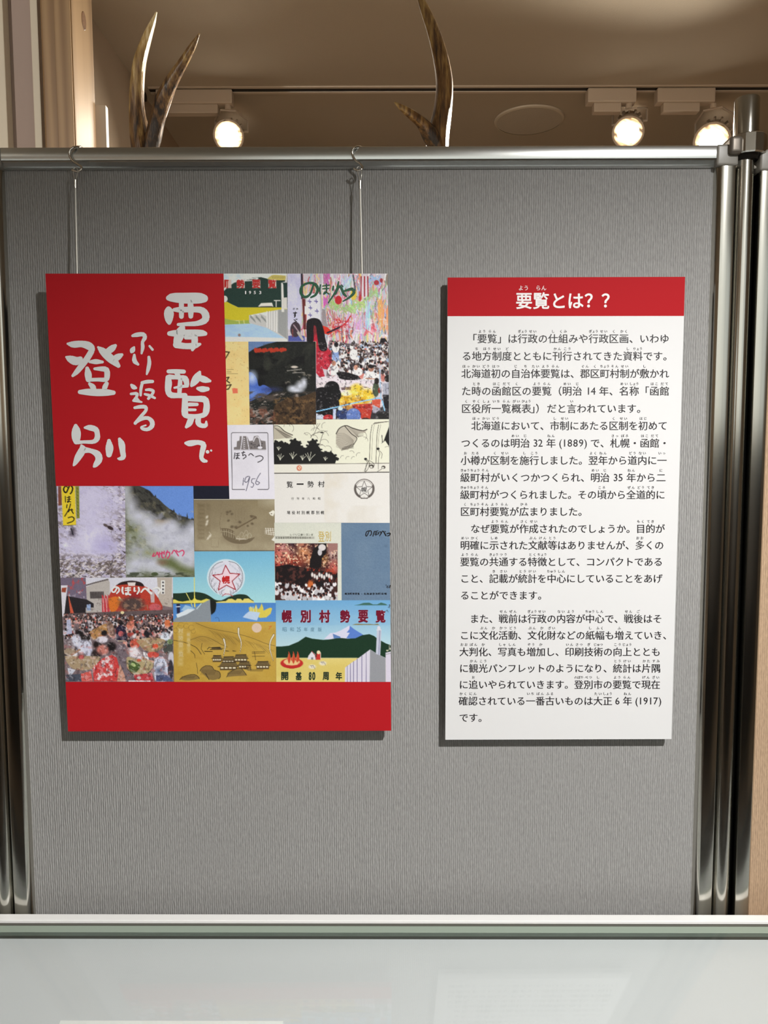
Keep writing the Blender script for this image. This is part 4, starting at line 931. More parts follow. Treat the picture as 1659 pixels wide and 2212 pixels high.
c.noise(26, 7, 23, (76, 66, 60), .45, .6, .9, box=(280, 1130, 905, 1450), ang=-.25); c.noise(14, 5, 24, (150, 140, 134), .6, .72, .9, box=(280, 1140, 905, 1450), ang=-.2); c.noise(10, 5, 28, (120, 114, 104), .6, .75, .8, box=(620, 900, 905, 1060))
c.poly([(500, 1450), (520, 1260), (640, 1190), (760, 1180), (905, 1130), (905, 1450)], (64, 48, 32)); c.noise(7, 7, 25, (110, 84, 54), .5, .7, .8, box=(510, 1180, 905, 1450)); c.noise(6, 6, 26, (26, 18, 14), .55, .7, .8, box=(510, 1180, 905, 1450)); c.noise(6, 6, 27, (124, 76, 60), .5, .66, .7, box=(290, 1290, 560, 1440))
for x, y, a, b_ in ((690, 1100, 44, 26), (760, 1080, 44, 44), (795, 1050, 26, 44), (720, 1120, 60, 20)): c.ell(x, y, a, b_, (196, 200, 212), .8, soft=.5)
c.ell(706, 905, 34, 12, (190, 180, 170), .8); c.line([(640, 940), (770, 925)], 8, (150, 146, 140), .8); c.line([(690, 960), (790, 955)], 6, (160, 156, 150), .8)
c.grain(16, 5); c.build(.00036, 'cover with a dark mountain and smoking volcanic ground', 1.3)

# D: yellow cover
c = Print([(486.5, 738), (537.5, 738), (540, 918), (491, 918)], (212, 186, 124), T2)
c.noise(30, 30, 31, (222, 198, 140), .4, .7, .7); c.noise(3, 3, 32, (150, 120, 70), .72, .8, .6)
for p in ([(70, 765), (108, 768), (70, 830)], [(68, 1005), (104, 1000), (84, 1032), (110, 1050)], [(68, 1112), (100, 1108), (124, 1068), (84, 1074), (72, 1096)]): c.line(p, 11, (58, 46, 26))
for y in (928, 940, 952, 966): c.line([(84, y), (84 + (60 if y == 928 else 100 if y == 966 else 40), y)], 3, (110, 90, 50), .8)
c.poly([(134, 1104), (150, 1098), (184, 1104), (186, 1146), (140, 1148)], (206, 104, 78)); c.grain(8, 6); c.build(.00034, 'plain yellow cover with a small red seal', 1.4)

# H and E: navy strip, 1956 cover
c = Print([(417.5, 1049.5), (494.5, 1049.5), (495.5, 1078), (418.5, 1078)], (22, 24, 40), T3, 3); c.grain(5, 7); c.build(.00032, None, 1.2)
c = Print([(491, 918), (590, 917), (593.5, 1078), (495.5, 1078)], (208, 206, 216), T3, 1.0)
c.noise(60, 60, 41, (190, 188, 196), .4, .8, .6)
K = (70, 66, 72)
c.line([(250, 712), (135, 712), (126, 200), (136, 190), (455, 190), (462, 200), (472, 700), (462, 712), (370, 712)], 6, K)
G_ = (112, 106, 106)
c.poly([(150, 345), (150, 325), (175, 320), (178, 270), (200, 262), (205, 222), (222, 222), (215, 345)], G_); c.poly([(232, 222), (272, 222), (290, 268), (325, 262), (335, 222), (372, 218), (400, 262), (440, 268), (446, 345), (215, 345)], G_)
c.line([(230, 225), (212, 345)], 7, (205, 203, 212)); c.line([(268, 225), (290, 345)], 7, (205, 203, 212)); c.line([(330, 270), (350, 232), (380, 240), (400, 330)], 9, (200, 198, 206), curve=True)
for k in range(6): c.line([(236, 240 + k * 18), (250, 244 + k * 18)], 6, (200, 198, 206))
for k in range(14): c.ell(300 + rr.uniform(-10, 130), 300 + rr.uniform(-20, 40), 6, 6, (60, 56, 60), .8)
c.ell(390, 328, 22, 12, (206, 204, 212)); c.line([(150, 350), (440, 350)], 5, (170, 168, 176))
def hand(c, strokes, w, col):
    for s_ in strokes: c.line(s_, w, col, curve=len(s_) > 2)
hand(c, [[(160, 376), (156, 400), (152, 428)], [(170, 384), (200, 378)], [(168, 402), (200, 398)], [(184, 384), (184, 420), (172, 430), (176, 418), (200, 428)],
         [(222, 376), (250, 370)], [(238, 362), (230, 400), (250, 392), (262, 410), (236, 430)], [(286, 398), (305, 382), (330, 402)], [(350, 412), (390, 402), (418, 418), (405, 444), (370, 462)]], 8, (40, 36, 42))
hand(c, [[(240, 608), (232, 672)], [(290, 590), (262, 600), (250, 640), (275, 640), (296, 596), (280, 660), (262, 724)], [(345, 612), (318, 616), (312, 645), (332, 660), (322, 690), (306, 688)], [(394, 562), (370, 600), (350, 650), (365, 668), (386, 650), (360, 636)]], 6, (64, 62, 84))
c.grain(6, 8); c.build(.00036, 'white cover with a framed view and the handwritten year 1956', 1.35)

# F: ink drawing and village survey
c = Print([(591, 906.5), (840.2, 905.5), (841.8, 1129.5), (593, 1129)], (210, 210, 192), T3, 1.0)
c.poly([(510, 475), (1600, 470), (1600, 560), (510, 560)], (208, 206, 196)); c.poly([(510, 560), (1600, 556), (1600, 1030), (510, 1030)], (206, 204, 200))
c.noise(60, 60, 51, (196, 188, 172), .45, .8, .7, box=(980, 560, 1200, 1030)); c.noise(80, 80, 52, (190, 184, 172), .5, .8, .6, box=(520, 860, 1600, 1020))
IK = (62, 56, 50)
c.poly([(505, 130), (560, 140), (640, 190), (690, 215), (660, 236), (560, 250), (505, 255)], (170, 164, 148), .6)
for k in range(12): c.line([(510 + k * 12, 135 + k * 7), (560 + k * 12, 180 + k * 5), (630 + k * 4, 240)], 3, IK, .55, curve=True)
c.line([(505, 130), (560, 130), (620, 180), (690, 212)], 7, IK, curve=True)
c.poly([(1090, 190), (1120, 150), (1180, 125), (1240, 150), (1330, 170), (1370, 170), (1360, 190), (1300, 200), (1280, 240), (1250, 290), (1200, 350), (1130, 350), (1085, 290)], (176, 170, 156), .6)
c.line([(1090, 200), (1120, 150), (1180, 125), (1240, 148), (1330, 172), (1372, 160)], 9, IK, curve=True); c.line([(1170, 130), (1230, 200), (1280, 240), (1250, 300)], 7, IK, curve=True)
for k in range(13): c.line([(1090, 200 + k * 10), (1150, 195 + k * 12), (1210, 225 + k * 9), (1250, 262 + k * 6)], 3, IK, .5, curve=True)
for k in range(16): c.line([(1200 + k * 9, 145 + k * 2), (1250 + k * 6, 190 + k * 2), (1290, 230)], 2.5, IK, .4)
for k in range(11): c.line([(1140 + k * 10, 355 - k * 3), (1150 + k * 10, 330 - k * 4)], 5, IK, .8)
for x, y, r, a0 in ((700, 110, 40, 2.6), (640, 130, 30, 3), (660, 150, 40, 5), (850, 140, 40, 5), (820, 230, 40, 4), (900, 190, 46, 3.6), (940, 130, 30, 2), (990, 130, 34, 2.6), (960, 230, 60, 4), (980, 290, 40, 4), (1000, 200, 26, 3), (960, 340, 36, 3.6), (1010, 350, 40, 4.4), (880, 250, 40, 4), (1150, 420, 20, 3), (1200, 430, 22, 3), (1250, 430, 20, 3), (1300, 400, 26, 3), (1230, 380, 24, 4), (1560, 350, 34, 4), (1570, 280, 40, 4), (1330, 220, 40, 5), (1350, 260, 30, 4.4), (820, 190, 20, 1)):
    c.line([(x + r * cos(a0 + t * .35), y + r * sin(a0 + t * .35)) for t in range(7)], 3.5, (90, 84, 76), .8)
c.line([(855, 235), (885, 200), (960, 185), (965, 205), (940, 290), (965, 300)], 5, IK, .8, curve=True); c.line([(940, 105), (905, 160), (880, 220)], 4, IK, .8)
c.ell(958, 188, 14, 7, (40, 36, 32))
TR_ = (22, 22, 22)
pts = [(512, 478), (512, 285), (535, 265), (560, 275), (590, 262), (610, 285), (645, 285), (660, 300), (680, 258), (715, 255), (760, 275), (765, 315), (810, 330), (835, 310), (840, 270), (880, 252), (905, 262), (915, 300), (940, 330), (955, 370), (1000, 365), (1050, 370), (1080, 400), (1096, 425), (1080, 472)]
c.poly(pts, TR_)
for i in range(60): 
    x, y = rr.choice(pts[1:-1]); c.ell(x + rr.uniform(-14, 14), y + rr.uniform(-5, 16), rr.uniform(6, 14), rr.uniform(5, 11), TR_, .9)
for x, y, k in ((575, 440, 1), (560, 350, .6), (690, 430, 1.1), (780, 440, .8), (845, 450, 1.5), (990, 445, .6)):
    for dx, dy in ((-26, -44), (-12, -50), (10, -56), (34, -40)): c.line([(x, y), (x + dx * .4 * k, y + dy * .5 * k), (x + dx * k, y + dy * k)], 4.5, (206, 206, 188), .9, curve=True)
c.line([(515, 480), (1080, 476), (1600, 470)], 5, IK, .85); c.line([(515, 564), (1060, 560), (1600, 552)], 8, (50, 46, 44))
c.line([(1420, 120), (1405, 200), (1395, 440)], 6, IK, .7); c.line([(1440, 115), (1425, 200), (1415, 440)], 3, IK, .6); c.line([(1480, 120), (1465, 200), (1455, 470)], 6, IK, .7); c.line([(1500, 115), (1482, 200), (1474, 330)], 3, IK, .6)
for k in range(9): c.line([(1430 + k * 15, 112 - k * 3), (1450 + k * 15, 96 - k)], 6, IK, .8)
c.poly([(1600, 80), (1585, 110), (1560, 175), (1545, 215), (1525, 270), (1505, 290), (1540, 262), (1565, 300), (1580, 320), (1600, 240)], TR_); c.line([(1510, 215), (1515, 280)], 6, TR_)
for x, y, h_ in ((1475, 338, 90), (1360, 432, 60)):
    c.ell(x, y, 13, 11, TR_); c.line([(x, y + 12), (x + 16, y + h_ * .5), (x + 4, y + h_), (x + 2, y + h_ * 2.1)], 4, IK, .85, curve=True); c.line([(x + 10, y + 14), (x + 36, y + h_ * .5), (x + 30, y + h_)], 4, IK, .85, curve=True)
c.line([(1375, 440), (1420, 460), (1440, 490), (1410, 505)], 4, IK, curve=True); c.line([(1390, 450), (1350, 540), (1375, 535), (1400, 470)], 4, IK, curve=True); c.ell(1415, 500, 22, 18, IK); c.ell(1412, 505, 12, 9, (206, 206, 196)); c.ell(1524, 508, 18, 15, IK); c.ell(1520, 512, 10, 8, (206, 206, 196)); c.line([(1470, 545), (1500, 530), (1510, 520)], 4, IK)
c.ell(750, 515, 24, 26, (190, 110, 84)); c.ell(752, 513, 15, 17, (214, 186, 164)); c.line([(742, 500), (764, 526)], 5, (190, 100, 70))
# star crest
def star(cx_, cy_, r, k=.45): return [(cx_ + (r if i % 2 == 0 else r * k) * sin(pi * i / 5), cy_ - (r if i % 2 == 0 else r * k) * cos(pi * i / 5)) for i in range(10)]
c.line([(1348 + 90 * cos(t * .2617), 706 + 88 * sin(t * .2617)) for t in range(25)], 8, (96, 88, 84)); c.line([(1348 + 78 * cos(t * .2617), 706 + 76 * sin(t * .2617)) for t in range(25)], 3, (110, 104, 98))
for t in range(-6, 7):
    for sg in (-1, 1): a = pi / 2 + sg * (0.5 + (t + 6) * .12); c.ell(1348 + 84 * cos(a), 706 + 82 * sin(a), 13, 6, (84, 78, 74), .9, a + sg * .8)
c.poly(star(1348, 712, 78, .42), (208, 206, 202)); c.line(star(1348, 712, 78, .42), 4.5, (70, 64, 62), closed=True)
for sg in (-1, 1): c.ell(1348 + sg * 20, 776, 14, 9, (206, 204, 200)); c.line([(1348, 790), (1348 + sg * 30, 796)], 4, IK)
c.grain(6, 9); c.build(.00034, 'cover with an ink landscape drawing above a village survey title page', 1.35)
cover_text([(ch, 470 + a / 4.254, 470 + b_ / 4.254, 890 + y0 / 4.254, 890 + y1 / 4.254, .012) for ch, a, b_, y0, y1 in (('覧', 636, 692, 636, 696), ('一', 728, 790, 656, 668), ('勢', 826, 884, 634, 692), ('村', 922, 984, 634, 690))] +
           [(ch, 470 + (678 + i * 49) / 4.254, 470 + (700 + i * 49) / 4.254, 890 + 784 / 4.254, 890 + 806 / 4.254) for i, ch in enumerate('行刊年八和昭')] +
           [(ch, 470 + (638 + i * 44.5) / 4.254, 470 + (668 + i * 44.5) / 4.254, 890 + 908 / 4.254, 890 + 940 / 4.254, .01) for i, ch in enumerate('場役村別幌郡別幌')], BLACK_I, .0006)
cover_text([('幌', 470 + 1322 / 4.254, 470 + 1372 / 4.254, 890 + 688 / 4.254, 890 + 738 / 4.254, .01)], BLACK_I, .0006)

# G: brown cover with round drawing
c = Print([(418.5, 1078), (593, 1078), (594, 1190.5), (420.5, 1191)], (146, 136, 112), T6)
c.grad(90, 690, (126, 114, 88), (156, 146, 122)); c.noise(60, 60, 61, (116, 104, 82), .4, .8, .7); c.line([(255, 98), (1180, 98)], 7, (196, 196, 188)); c.line([(260, 105), (1180, 105)], 4, (70, 64, 52)); c.line([(270, 684), (1180, 684)], 7, (54, 50, 46)); c.ell(1160, 120, 140, 60, (166, 158, 136), .7, soft=.8)
D_ = (98, 84, 64)
c.line([(570, 250), (552, 360), (560, 430)], 4, D_, .7, curve=True)
c.poly([(560, 425), (640, 430), (710, 460), (730, 540), (780, 560), (900, 540), (950, 530), (900, 580), (820, 605), (700, 595), (610, 545), (565, 470)], (104, 92, 72), curve=True)
for k in range(6): c.line([(570 + k * 28, 430 + k * 4), (578 + k * 26, 500 + k * 8)], 6, (156, 146, 122)); 
c.line([(560, 460), (640, 468), (720, 500)], 6, (160, 150, 126)); c.line([(565, 432), (640, 436), (715, 462)], 6, D_)
c.line([(740, 430), (830, 380), (910, 335), (965, 300)], 15, D_, curve=True); c.line([(900, 285), (950, 290), (968, 315)], 12, D_)
for x, y, r in ((640, 245, 18), (670, 235, 14), (690, 265, 16), (650, 340, 16), (690, 410, 20), (735, 415, 20), (780, 357, 18), (915, 295, 18), (945, 310, 16), (920, 375, 18), (870, 400, 14), (635, 270, 10)): c.ell(x, y, r, r * .8, (90, 78, 60), .8, rr.uniform(-.5, .5), soft=.5)
for x in (730, 765, 800, 835): c.line([(x, 190 + abs(x - 770) * .6), (x - 4, 270), (x + 4, 340)], 3, D_, .5, curve=True)
for x, y in ((800, 500), (850, 480), (890, 510), (760, 545), (850, 530)): c.line([(x - 25, y + 10), (x, y - 30), (x + 22, y), (x + 10, y + 26)], 5, (168, 160, 140), .9, curve=True)
c.line([(740, 545), (850, 552)], 6, (206, 200, 188))
for x0, x1, al in ((300, 380, .55), (395, 440, .35)):
    for y in range(150, 560, 46): c.poly([(x0 + rr.uniform(-4, 8), y), (x1 + rr.uniform(-8, 4), y + 4), (x1, y + 34), (x0 + 6, y + 36)], (88, 74, 52), al * rr.uniform(.6, 1), soft=3)
for x, y in ((406, 300), (410, 350), (402, 380), (420, 540), (440, 515)): c.ell(x, y, 12, 18, (204, 198, 182), .8, .5, soft=.6)
c.line([(400, 560), (455, 500), (430, 470)], 5, (200, 194, 180), .8); c.line([(455, 540), (540, 540), (535, 640), (455, 640)], 4, D_, .4, closed=True)
c.poly([(1110, 250), (1160, 220), (1178, 240), (1160, 290), (1130, 280)], (214, 212, 200)); c.ell(1140, 262, 7, 7, D_)
for k in range(4): c.line([(1075 + k * 26, 425), (1085 + k * 26, 490 + k * 8)], 6, (214, 210, 200)); c.line([(1065, 430 + k * 20), (1180, 432 + k * 22)], 5, (214, 210, 200), .9)
c.poly([(1140, 560), (1180, 510), (1180, 580)], (206, 206, 198)); c.grain(8, 10); c.build(.00038, 'brown cover with a round faded drawing', 1.3)

# I: white steam over rocks
c = Print([(122.2, 1050), (270, 1050), (272, 1248), (130.3, 1248)], (176, 170, 196), T4)
c.noise(12, 7, 71, (120, 108, 112), .5, .68, .8, ang=.5); c.noise(9, 4, 72, (222, 218, 226), .5, .7, .8, ang=.4); c.noise(6, 3.2, 73, (62, 54, 58), .64, .74, .85, ang=.3)
c.noise(7, 4, 76, (206, 198, 190), .5, .66, .7, box=(60, 740, 740, 980)); c.noise(8, 4, 74, (96, 84, 80), .48, .6, .8, box=(60, 750, 740, 990), ang=-.5); c.noise(5, 3, 75, (46, 42, 46), .64, .72, .8, box=(60, 760, 740, 990), ang=-.6)
for x, y, a, b_, al in ((400, 180, 190, 170, .95), (380, 380, 130, 200, .9), (420, 560, 150, 170, .9), (300, 690, 260, 90, .7), (470, 680, 130, 90, .6), (160, 620, 100, 120, .4), (600, 300, 90, 130, .45)): c.ell(x, y, a, b_, (198, 194, 222), al, soft=.8)
c.ell(390, 600, 80, 90, (214, 212, 236), .8, soft=.8); c.ell(520, 670, 90, 60, (150, 142, 196), .5, soft=.9); c.noise(18, 22, 77, (174, 168, 204), .5, .8, .6, box=(260, 90, 600, 740))
c.ell(575, 495, 34, 16, (52, 40, 44), .9, .5); c.ell(530, 470, 26, 14, (90, 78, 80), .8, .5)
c.poly([(200, 480), (240, 500), (232, 580), (170, 570)], (90, 82, 96), .8, soft=3); c.line([(195, 500), (215, 560)], 12, (40, 38, 48)); c.ell(140, 665, 22, 20, (214, 216, 230), .8, soft=.5)
c.poly([(70, 90), (100, 90), (106, 275), (72, 280)], (120, 70, 56)); c.poly([(236, 90), (272, 90), (278, 402), (248, 404)], (128, 132, 50)); 
for k in range(9): c.line([(250, 110 + k * 32), (266, 122 + k * 32)], 5, (70, 82, 40), .8)
c.poly([(100, 88), (232, 88), (244, 466), (118, 470)], (222, 196, 50)); c.line([(118, 472), (244, 468)], 4, (60, 50, 30), .8)
Kb = (26, 22, 20)
hand(c, [[(178, 90), (150, 150), (128, 140), (125, 110), (150, 86), (190, 84), (210, 110), (200, 150), (188, 162)]], 14, Kb); hand(c, [[(150, 92), (165, 112), (150, 150)]], 8, Kb)
hand(c, [[(140, 190), (142, 245)], [(156, 200), (188, 196)], [(158, 220), (190, 216)], [(175, 188), (174, 238), (160, 246), (166, 234), (192, 244)]], 9, Kb)
hand(c, [[(156, 270), (152, 300)], [(190, 262), (176, 310), (134, 382)], [(168, 340), (190, 318), (218, 356)], [(200, 312), (210, 322)], [(168, 396), (205, 388), (225, 404), (212, 430), (160, 450)]], 10, Kb)
c.grain(12, 11); c.build(.00034, 'cover photo of white steam over pale rocks with a yellow title strip', 1.25)

# J: steam below a rocky hill
c = Print([(269, 1050), (417.6, 1050), (420.5, 1246.5), (272, 1247)], (92, 128, 200), T4)
c.grad(90, 440, (74, 112, 200), (126, 160, 214))
c.poly([(700, 85), (860, 88), (900, 105), (960, 140), (1000, 185), (1050, 220), (1100, 270), (1150, 310), (1190, 330), (1240, 380), (1300, 385), (1320, 400), (1360, 410), (1400, 400), (1400, 990), (700, 990)], (62, 62, 58))
for x, y, h_ in ((1240, 380, 30), (1255, 385, 24), (1318, 400, 52), (1365, 410, 20), (1188, 330, 22), (1010, 185, 14)): c.poly([(x - 8, y + 10), (x + 2, y - h_), (x + 12, y + 10)], (44, 46, 46))
c.noise(16, 10, 81, (96, 92, 76), .48, .66, .8, box=(740, 100, 1400, 480), ang=.7); c.noise(10, 6, 82, (34, 34, 34), .55, .68, .8, box=(740, 100, 1400, 470), ang=.7)
c.poly([(860, 80), (862, 88), (900, 103), (960, 138), (1000, 183), (1050, 218), (1100, 268), (1150, 308), (1190, 328), (1240, 378), (1300, 384), (1320, 398), (1360, 408), (1420, 396), (1420, 80)], (98, 136, 206), soft=1)
for x, y, h_ in ((1240, 380, 30), (1255, 385, 24), (1318, 400, 52), (1365, 410, 20), (1188, 330, 22), (1010, 185, 14)): c.poly([(x - 8, y + 10), (x + 2, y - h_), (x + 12, y + 10)], (44, 46, 46))
c.poly([(700, 88), (760, 88), (750, 200), (800, 330), (1000, 440), (1400, 470), (1400, 990), (700, 990)], (132, 138, 118), .75, soft=8)
c.poly([(1000, 410), (1120, 420), (1190, 440), (1100, 470), (1010, 500)], (128, 108, 82), .95, soft=3); c.poly([(1200, 470), (1400, 430), (1390, 480), (1340, 600), (1220, 560)], (78, 80, 84), .9, soft=6)
c.noise(16, 9, 83, (84, 88, 62), .46, .64, .85, box=(720, 360, 1000, 980), ang=.5); c.noise(14, 8, 84, (150, 148, 110), .5, .66, .6, box=(720, 340, 1100, 820), ang=.5)
for x, y, a, b_, al in ((730, 150, 50, 120, .6), (780, 290, 60, 100, .7), (850, 380, 90, 60, .85), (940, 440, 90, 70, .9), (1000, 520, 120, 60, .9), (1120, 500, 90, 70, .9), (1170, 480, 70, 60, .8), (1150, 600, 190, 90, .9), (1300, 640, 120, 120, .85), (1370, 520, 60, 80, .85), (1240, 760, 180, 90, .75), (1350, 800, 90, 120, .7), (1040, 640, 120, 70, .7), (830, 840, 130, 70, .85), (980, 840, 110, 60, .8), (1100, 900, 170, 50, .8), (780, 920, 90, 50, .8), (820, 700, 90, 80, .45)): c.ell(x, y, a, b_, (188, 190, 204), al, soft=.6)
c.noise(14, 12, 85, (158, 160, 176), .5, .75, .6, box=(760, 330, 1400, 960))
c.poly([(1040, 800), (1170, 780), (1260, 850), (1330, 880), (1400, 900), (1400, 960), (1240, 940), (1180, 900), (1080, 860)], (96, 104, 68), .85, soft=6); c.ell(1080, 830, 50, 26, (120, 96, 78), .7, soft=.6)
c.noise(14, 5, 86, (60, 66, 50), .44, .6, .9, box=(700, 925, 1400, 972)); c.ell(1005, 942, 34, 18, (70, 80, 54)); 
hand(c, [[(1000, 740), (985, 770), (1015, 760), (1030, 730), (1040, 760)], [(1050, 730), (1048, 780)], [(1060, 745), (1090, 735)], [(1075, 725), (1075, 775), (1090, 785)], [(1098, 720), (1096, 750)], [(1115, 735), (1145, 730), (1150, 760), (1130, 790)], [(1128, 715), (1108, 780)], [(1170, 745), (1195, 712), (1235, 765)], [(1215, 712), (1228, 728)], [(1238, 728), (1275, 712), (1290, 735), (1275, 765)]], 11, (196, 52, 96))
c.grain(12, 12); c.build(.00032, 'cover photo of steam under a dark rocky hill and blue sky', 1.25)

# K: lower festival photo
c = Print([(130.5, 1248), (373.5, 1247), (375.5, 1473), (141.7, 1473)], (120, 104, 108), T5)
c.poly([(90, 75), (1170, 75), (1170, 280), (90, 280)], (206, 206, 218)); c.poly([(290, 180), (520, 90), (540, 130), (540, 440), (300, 440)], (178, 172, 168)); c.line([(300, 160), (400, 130), (520, 100)], 14, (100, 92, 92)); c.poly([(342, 222), (480, 220), (480, 288), (345, 290)], (66, 60, 60))
for k in range(8): c.line([(355 + k * 16, 225), (355 + k * 16, 285)], 4, (130, 124, 124))
c.poly([(50, 80), (300, 80), (310, 300), (50, 300)], (110, 100, 120)); c.noise(8, 10, 91, (190, 70, 70), .55, .7, .8, box=(110, 80, 300, 250)); c.noise(8, 8, 92, (206, 200, 210), .6, .72, .8, box=(100, 210, 300, 300)); c.poly([(90, 260), (310, 300), (380, 340), (380, 380), (300, 380), (300, 450), (90, 470)], (40, 36, 40))
c.poly([(310, 350), (350, 345), (350, 410), (310, 410)], (150, 170, 206)); c.poly([(50, 160), (120, 158), (84, 470), (66, 470)], (214, 212, 222)); c.poly([(62, 185), (110, 180), (100, 230), (60, 225)], (150, 70, 50)); c.poly([(124, 240), (150, 330), (190, 460), (150, 460)], (196, 90, 66))
for x, a in ((460, .5), (490, 0), (520, 0)): c.poly([(x, 250), (x + 22, 270), (x + 40 + 20 * a, 430), (x + 4, 435)], (186, 60, 70)); c.line([(x + 12, 290), (x + 22, 420)], 6, (226, 180, 180))
c.poly([(1010, 80), (1160, 80), (1160, 380), (1030, 350)], (178, 168, 158)); c.poly([(1050, 110), (1088, 108), (1086, 245), (1050, 245)], (222, 222, 220)); [c.ell(1070, 130 + k * 34, 9, 10, (70, 66, 70)) for k in range(4)]
c.poly([(560, 200), (620, 150), (700, 120), (800, 118), (870, 160), (960, 210), (1030, 300), (1060, 400), (900, 420), (560, 410), (525, 300)], (176, 60, 46), curve=True)
c.poly([(525, 290), (600, 270), (650, 310), (610, 400), (560, 430), (535, 380)], (206, 112, 44), curve=True); c.poly([(600, 160), (660, 125), (760, 112), (850, 130), (880, 170), (800, 160), (700, 150)], (44, 28, 30), curve=True)
c.poly([(625, 270), (636, 272), (662, 300), (640, 305)], (230, 214, 150)); c.poly([(850, 268), (838, 300), (820, 296)], (230, 214, 150)); c.ell(790, 270, 60, 40, (150, 40, 40)); c.ell(760, 350, 120, 70, (76, 62, 60), soft=.3); c.noise(7, 6, 93, (150, 116, 96), .52, .64, .8, box=(620, 290, 920, 420)); c.ell(990, 380, 60, 40, (190, 90, 96)); c.poly([(940, 220), (985, 220), (985, 330), (950, 330)], (186, 166, 168)); c.poly([(715, 130), (798, 128), (790, 165), (725, 165)], (216, 206, 204))
c.poly([(600, 420), (1170, 400), (1170, 520), (80, 520), (80, 440)], (96, 82, 84))
FB = [(222, 216, 220), (206, 150, 146), (60, 52, 60), (220, 176, 160), (196, 84, 76), (210, 208, 216), (44, 38, 44), (190, 186, 196), (150, 130, 130)]
c.crowd(90, 1170, 440, 520, 300, FB, 94, 10, 13); c.crowd(90, 1170, 510, 640, 190, FB, 95, 14, 20); c.crowd(80, 350, 600, 830, 26, [(216, 216, 230), (196, 190, 206), (60, 56, 66)], 96, 26, 36); c.crowd(700, 1170, 590, 760, 40, FB, 97, 20, 30)
c.poly([(110, 500), (150, 500), (165, 640), (110, 650)], (176, 180, 206)); c.poly([(340, 620), (500, 540), (530, 600), (520, 640), (380, 700)], (176, 132, 84), curve=True); c.ell(548, 590, 34, 80, (136, 106, 92), 1, -.3)
c.poly([(600, 590), (640, 550), (690, 570), (716, 680), (700, 720), (610, 720)], (34, 30, 52)); c.ell(650, 640, 26, 28, (180, 90, 96)); c.ell(655, 540, 20, 16, (26, 22, 26)); c.line([(620, 712), (690, 712)], 12, (176, 160, 140))
c.poly([(590, 760), (690, 740), (720, 900), (760, 1110), (600, 1110), (640, 900)], (112, 100, 108)); c.poly([(80, 690), (200, 690), (190, 800), (80, 780)], (134, 122, 128))
for x, y, a, b_, q in ((235, 640, 42, 34, (28, 24, 26)), (285, 690, 42, 34, (28, 24, 26)), (485, 635, 30, 30, (28, 24, 26)), (420, 750, 44, 36, (34, 26, 26)), (548, 768, 56, 46, (26, 22, 24)), (210, 710, 46, 60, (206, 208, 226)), (290, 770, 70, 70, (206, 208, 228)), (330, 820, 40, 60, (196, 198, 220)), (465, 700, 60, 36, (214, 208, 220)), (1090, 680, 50, 60, (206, 214, 228)), (910, 640, 30, 40, (28, 26, 32)), (400, 860, 50, 60, (46, 36, 36)), (470, 800, 60, 50, (190, 120, 110))): c.ell(x, y, a, b_, q, .95, soft=.2)
c.poly([(90, 860), (425, 865), (440, 900), (380, 980), (270, 1005), (170, 985), (110, 920)], (164, 144, 116), curve=True); c.ell(255, 872, 30, 22, (190, 90, 90)); c.ell(140, 820, 60, 36, (156, 138, 118), 1); c.line([(160, 850), (200, 825), (240, 800)], 20, (160, 124, 104))
c.poly([(370, 980), (460, 890), (560, 850), (610, 880), (640, 1000), (620, 1115), (380, 1115)], (196, 62, 62)); c.noise(9, 9, 98, (230, 220, 224), .52, .64, .9, box=(370, 860, 600, 1115)); c.poly([(250, 1040), (350, 1010), (370, 1115), (255, 1115)], (206, 90, 84)); c.poly([(120, 980), (200, 1000), (160, 1050), (130, 1060)], (196, 200, 214)); c.poly([(100, 1050), (250, 1040), (260, 1115), (110, 1115)], (70, 76, 90)); c.poly([(640, 940), (690, 1060), (700, 1115), (610, 1115)], (196, 146, 126))
c.ell(790, 740, 50, 50, (190, 84, 66)); c.poly([(800, 710), (880, 685), (1000, 680), (1090, 705), (1100, 750), (1020, 810), (940, 824), (870, 790)], (164, 142, 108), curve=True); c.ell(992, 765, 30, 26, (206, 84, 56)); c.line([(940, 710), (960, 680), (985, 700)], 16, (180, 140, 120))
c.poly([(730, 790), (800, 760), (860, 850), (860, 900), (740, 870)], (222, 214, 220), .95, soft=3); c.ell(970, 850, 60, 30, (196, 76, 66)); c.poly([(870, 820), (910, 830), (930, 900), (880, 890)], (226, 222, 228)); c.line([(870, 880), (920, 910), (970, 920)], 24, (190, 148, 128))
c.poly([(985, 900), (1050, 860), (1100, 920), (1120, 1000), (1100, 1115), (1000, 1115), (980, 1000)], (196, 202, 222), curve=True); c.poly([(990, 980), (1080, 970), (1090, 1040), (1000, 1050)], (96, 104, 130), .8, soft=4); c.ell(1120, 780, 50, 70, (70, 74, 70)); c.ell(1150, 900, 30, 80, (190, 190, 200)); c.ell(1145, 1000, 28, 100, (50, 48, 56)); c.poly([(1000, 1050), (1130, 1050), (1170, 1115), (1000, 1115)], (76, 84, 120)); c.ell(1140, 720, 30, 26, (110, 130, 90))
c.poly([(700, 910), (720, 870), (800, 890), (900, 900), (975, 940), (940, 1010), (860, 1055), (770, 1040), (715, 980)], (170, 154, 118), curve=True); c.poly([(725, 905), (770, 910), (845, 960), (790, 1030), (735, 1000)], (70, 90, 46), curve=True); c.ell(775, 950, 26, 16, (170, 190, 130), 1, .5); c.ell(830, 905, 22, 14, (190, 90, 66))
